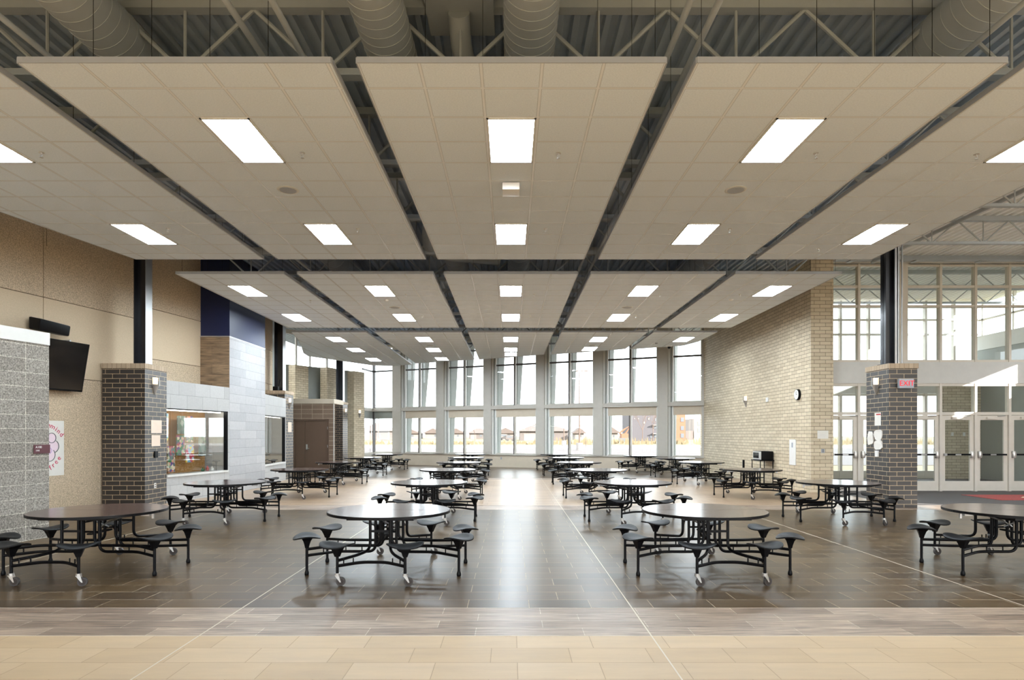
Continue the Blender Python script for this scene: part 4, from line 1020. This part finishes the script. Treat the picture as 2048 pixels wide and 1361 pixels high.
for py in (840,857,872): MB().box(x0+(x1-x0)*.55, x0+(x1-x0)*.85, Z-.1, Z, EYE+(870-py)/F*Z-.6, EYE+(870-py)/F*Z+.6).build('window', M['win_dark'], t)
t, Z, x0, x1, zt = bld(1388,1406,880,838,'siding_w','white_building','narrow white building near the cream wall window edge')
for py in (848,861): MB().box(x0+(x1-x0)*.4, x0+(x1-x0)*.65, Z-.1, Z, EYE+(870-py)/F*Z-.8, EYE+(870-py)/F*Z+.8).build('window', M['win_dark'], t)
t, Z, x0, x1, zt = bld(1371.5,1386,880,862,'siding','low_building','low tan building between orange wing and white building')
def lamp(px, pb_, pt, lb, two=True):
    Z = 1.85*F/(pb_-870); x = (px-1021)/F*Z; zt = EYE+(870-pt)/F*Z
    t = thing('parking_lamp', lb, 'lamp post', (x,Z,-.12)); MB().cyl((x,Z,-.12),(x,Z,.75),.38,n=14).build('concrete_base', M['walk'], t)
    MB().cyl((x,Z,.7),(x,Z,zt),.09,.06,n=10).build('pole', M['bark'], t)
    MB().box(x-.95,x-.15,Z-.2,Z+.2,zt-.06,zt+.06).box(x+.15,x+.95,Z-.2,Z+.2,zt-.06,zt+.06).box(x-.2,x+.2,Z-.04,Z+.04,zt-.03,zt+.03).build('lamp_head', M['bark'], t)
lamp(1159,902,743,'tall double headed lamp post right of the aisle view'); lamp(1128,893,803,'smaller double headed lamp post left of the tall one'); lamp(757,885.8,812,'distant lamp post in the corner window')
# vehicles, excavator
def van(px0,px1,pb_,pt,lb,mat='siding_w'):
    Z = 1.85*F/(pb_-870); x0 = (px0-1021)/F*Z; x1 = (px1-1021)/F*Z; h = EYE+(870-pt)/F*Z; L = x1-x0
    t = thing('van', lb, 'van', ((x0+x1)/2,Z,-.15))
    MB().hull([(x0,Z,.25),(x1,Z,.25),(x1,Z,h*.55),(x1-L*.15,Z,h),(x0+L*.05,Z,h),(x0,Z,h*.8)], [(x0,Z+2,.25),(x1,Z+2,.25),(x1,Z+2,h*.55),(x1-L*.15,Z+2,h),(x0+L*.05,Z+2,h),(x0,Z+2,h*.8)]).build('body', M[mat], t)
    MB().box(x0+L*.12,x1-L*.2,Z-.03,Z,h*.6,h*.88).build('window', M['win_dark'], t)
    for q in (.2,.8): MB().cyl((x0+L*q,Z-.05,.18),(x0+L*q,Z+.2,.18),.34,n=14).build('wheel', M['rubber'], t)
van(1000,1016,881,869,'white van parked left of the large center house'); van(1012,1029,883,872,'pale pickup parked in front of the white van','siding')
Z = 1.85*F/(884-870); ex = lambda px: (px-1021)/F*Z; ez = lambda py: EYE+(870-py)/F*Z
t = thing('excavator', 'orange excavator with raised arm before the grey apartment block', 'excavator', (ex(1250),Z,-.15))
MB().box(ex(1240),ex(1258),Z,Z+3,-.1,.8).build('track', M['win_dark'], t); MB().box(ex(1243),ex(1257),Z,Z+3,.8,2.0).build('cab', M['apt_orange'], t)
MB().tube([(ex(1252),Z+1,1.9),(ex(1262),Z+1,ez(852)),(ex(1246),Z+1,ez(862)),(ex(1240),Z+1,ez(868))], .28, 6).build('arm', M['apt_orange'], t)
# bare trees and dry shrubs
def tree(px, pb_, h, lb, seed):
    Z = 1.85*F/(pb_-870); x = (px-1021)/F*Z; r = random.Random(seed); t = thing('bare_tree', lb, 'tree', (x,Z,-.15), 'bare trees outside')
    m = MB()
    def br(p, d, L, rad, k):
        q = p+d*L; m.cyl(p, q, rad, rad*.65, n=5)
        if k: 
            for _ in range(3): br(q, (d+Vector((r.uniform(-.6,.6),r.uniform(-.6,.6),r.uniform(-.1,.4)))).normalized(), L*.72, rad*.6, k-1)
    br(Vector((x,Z,-.15)), Vector((0,0,1)), h*.32, h*.012, 4); m.build('branches', M['bark'], t)
for a in [(1172,896,4.5,'bare young tree right of the tall lamp post',1),(1194,896,4.5,'bare young tree before the fifth window column',2),(905,886,6,'bare tree left in the third bay',3),(950,884,6,'bare tree in the right of the third bay',4),(1285,886,9,'pale bushy tree before the grey apartment block, left one',5),(1306,884,9,'pale bushy tree before the grey apartment block, right one',6),(812,884,4,'small dark tree near the first window column',7)]: tree(*a)
r = random.Random(11); m = MB()
for i in range(900):
    X = r.uniform(-70, 95); Yy = r.uniform(118, 135); hh = r.uniform(.5,1.3)*(1.0 if X > 5 else .45)
    m.add([(X-.25,Yy,-.15),(X+.25,Yy,-.15),(X+r.uniform(-.3,.3),Yy+.1,hh),(X,Yy+.4,-.15)], [(0,1,2),(1,3,2),(3,0,2)])
tag(m.build('tall_grass', M['shrub']), 'tall dry grass along the far side of the road', 'grass', kind='stuff')

for o in bpy.data.objects:
    if '_wl' in o: del o['_wl']
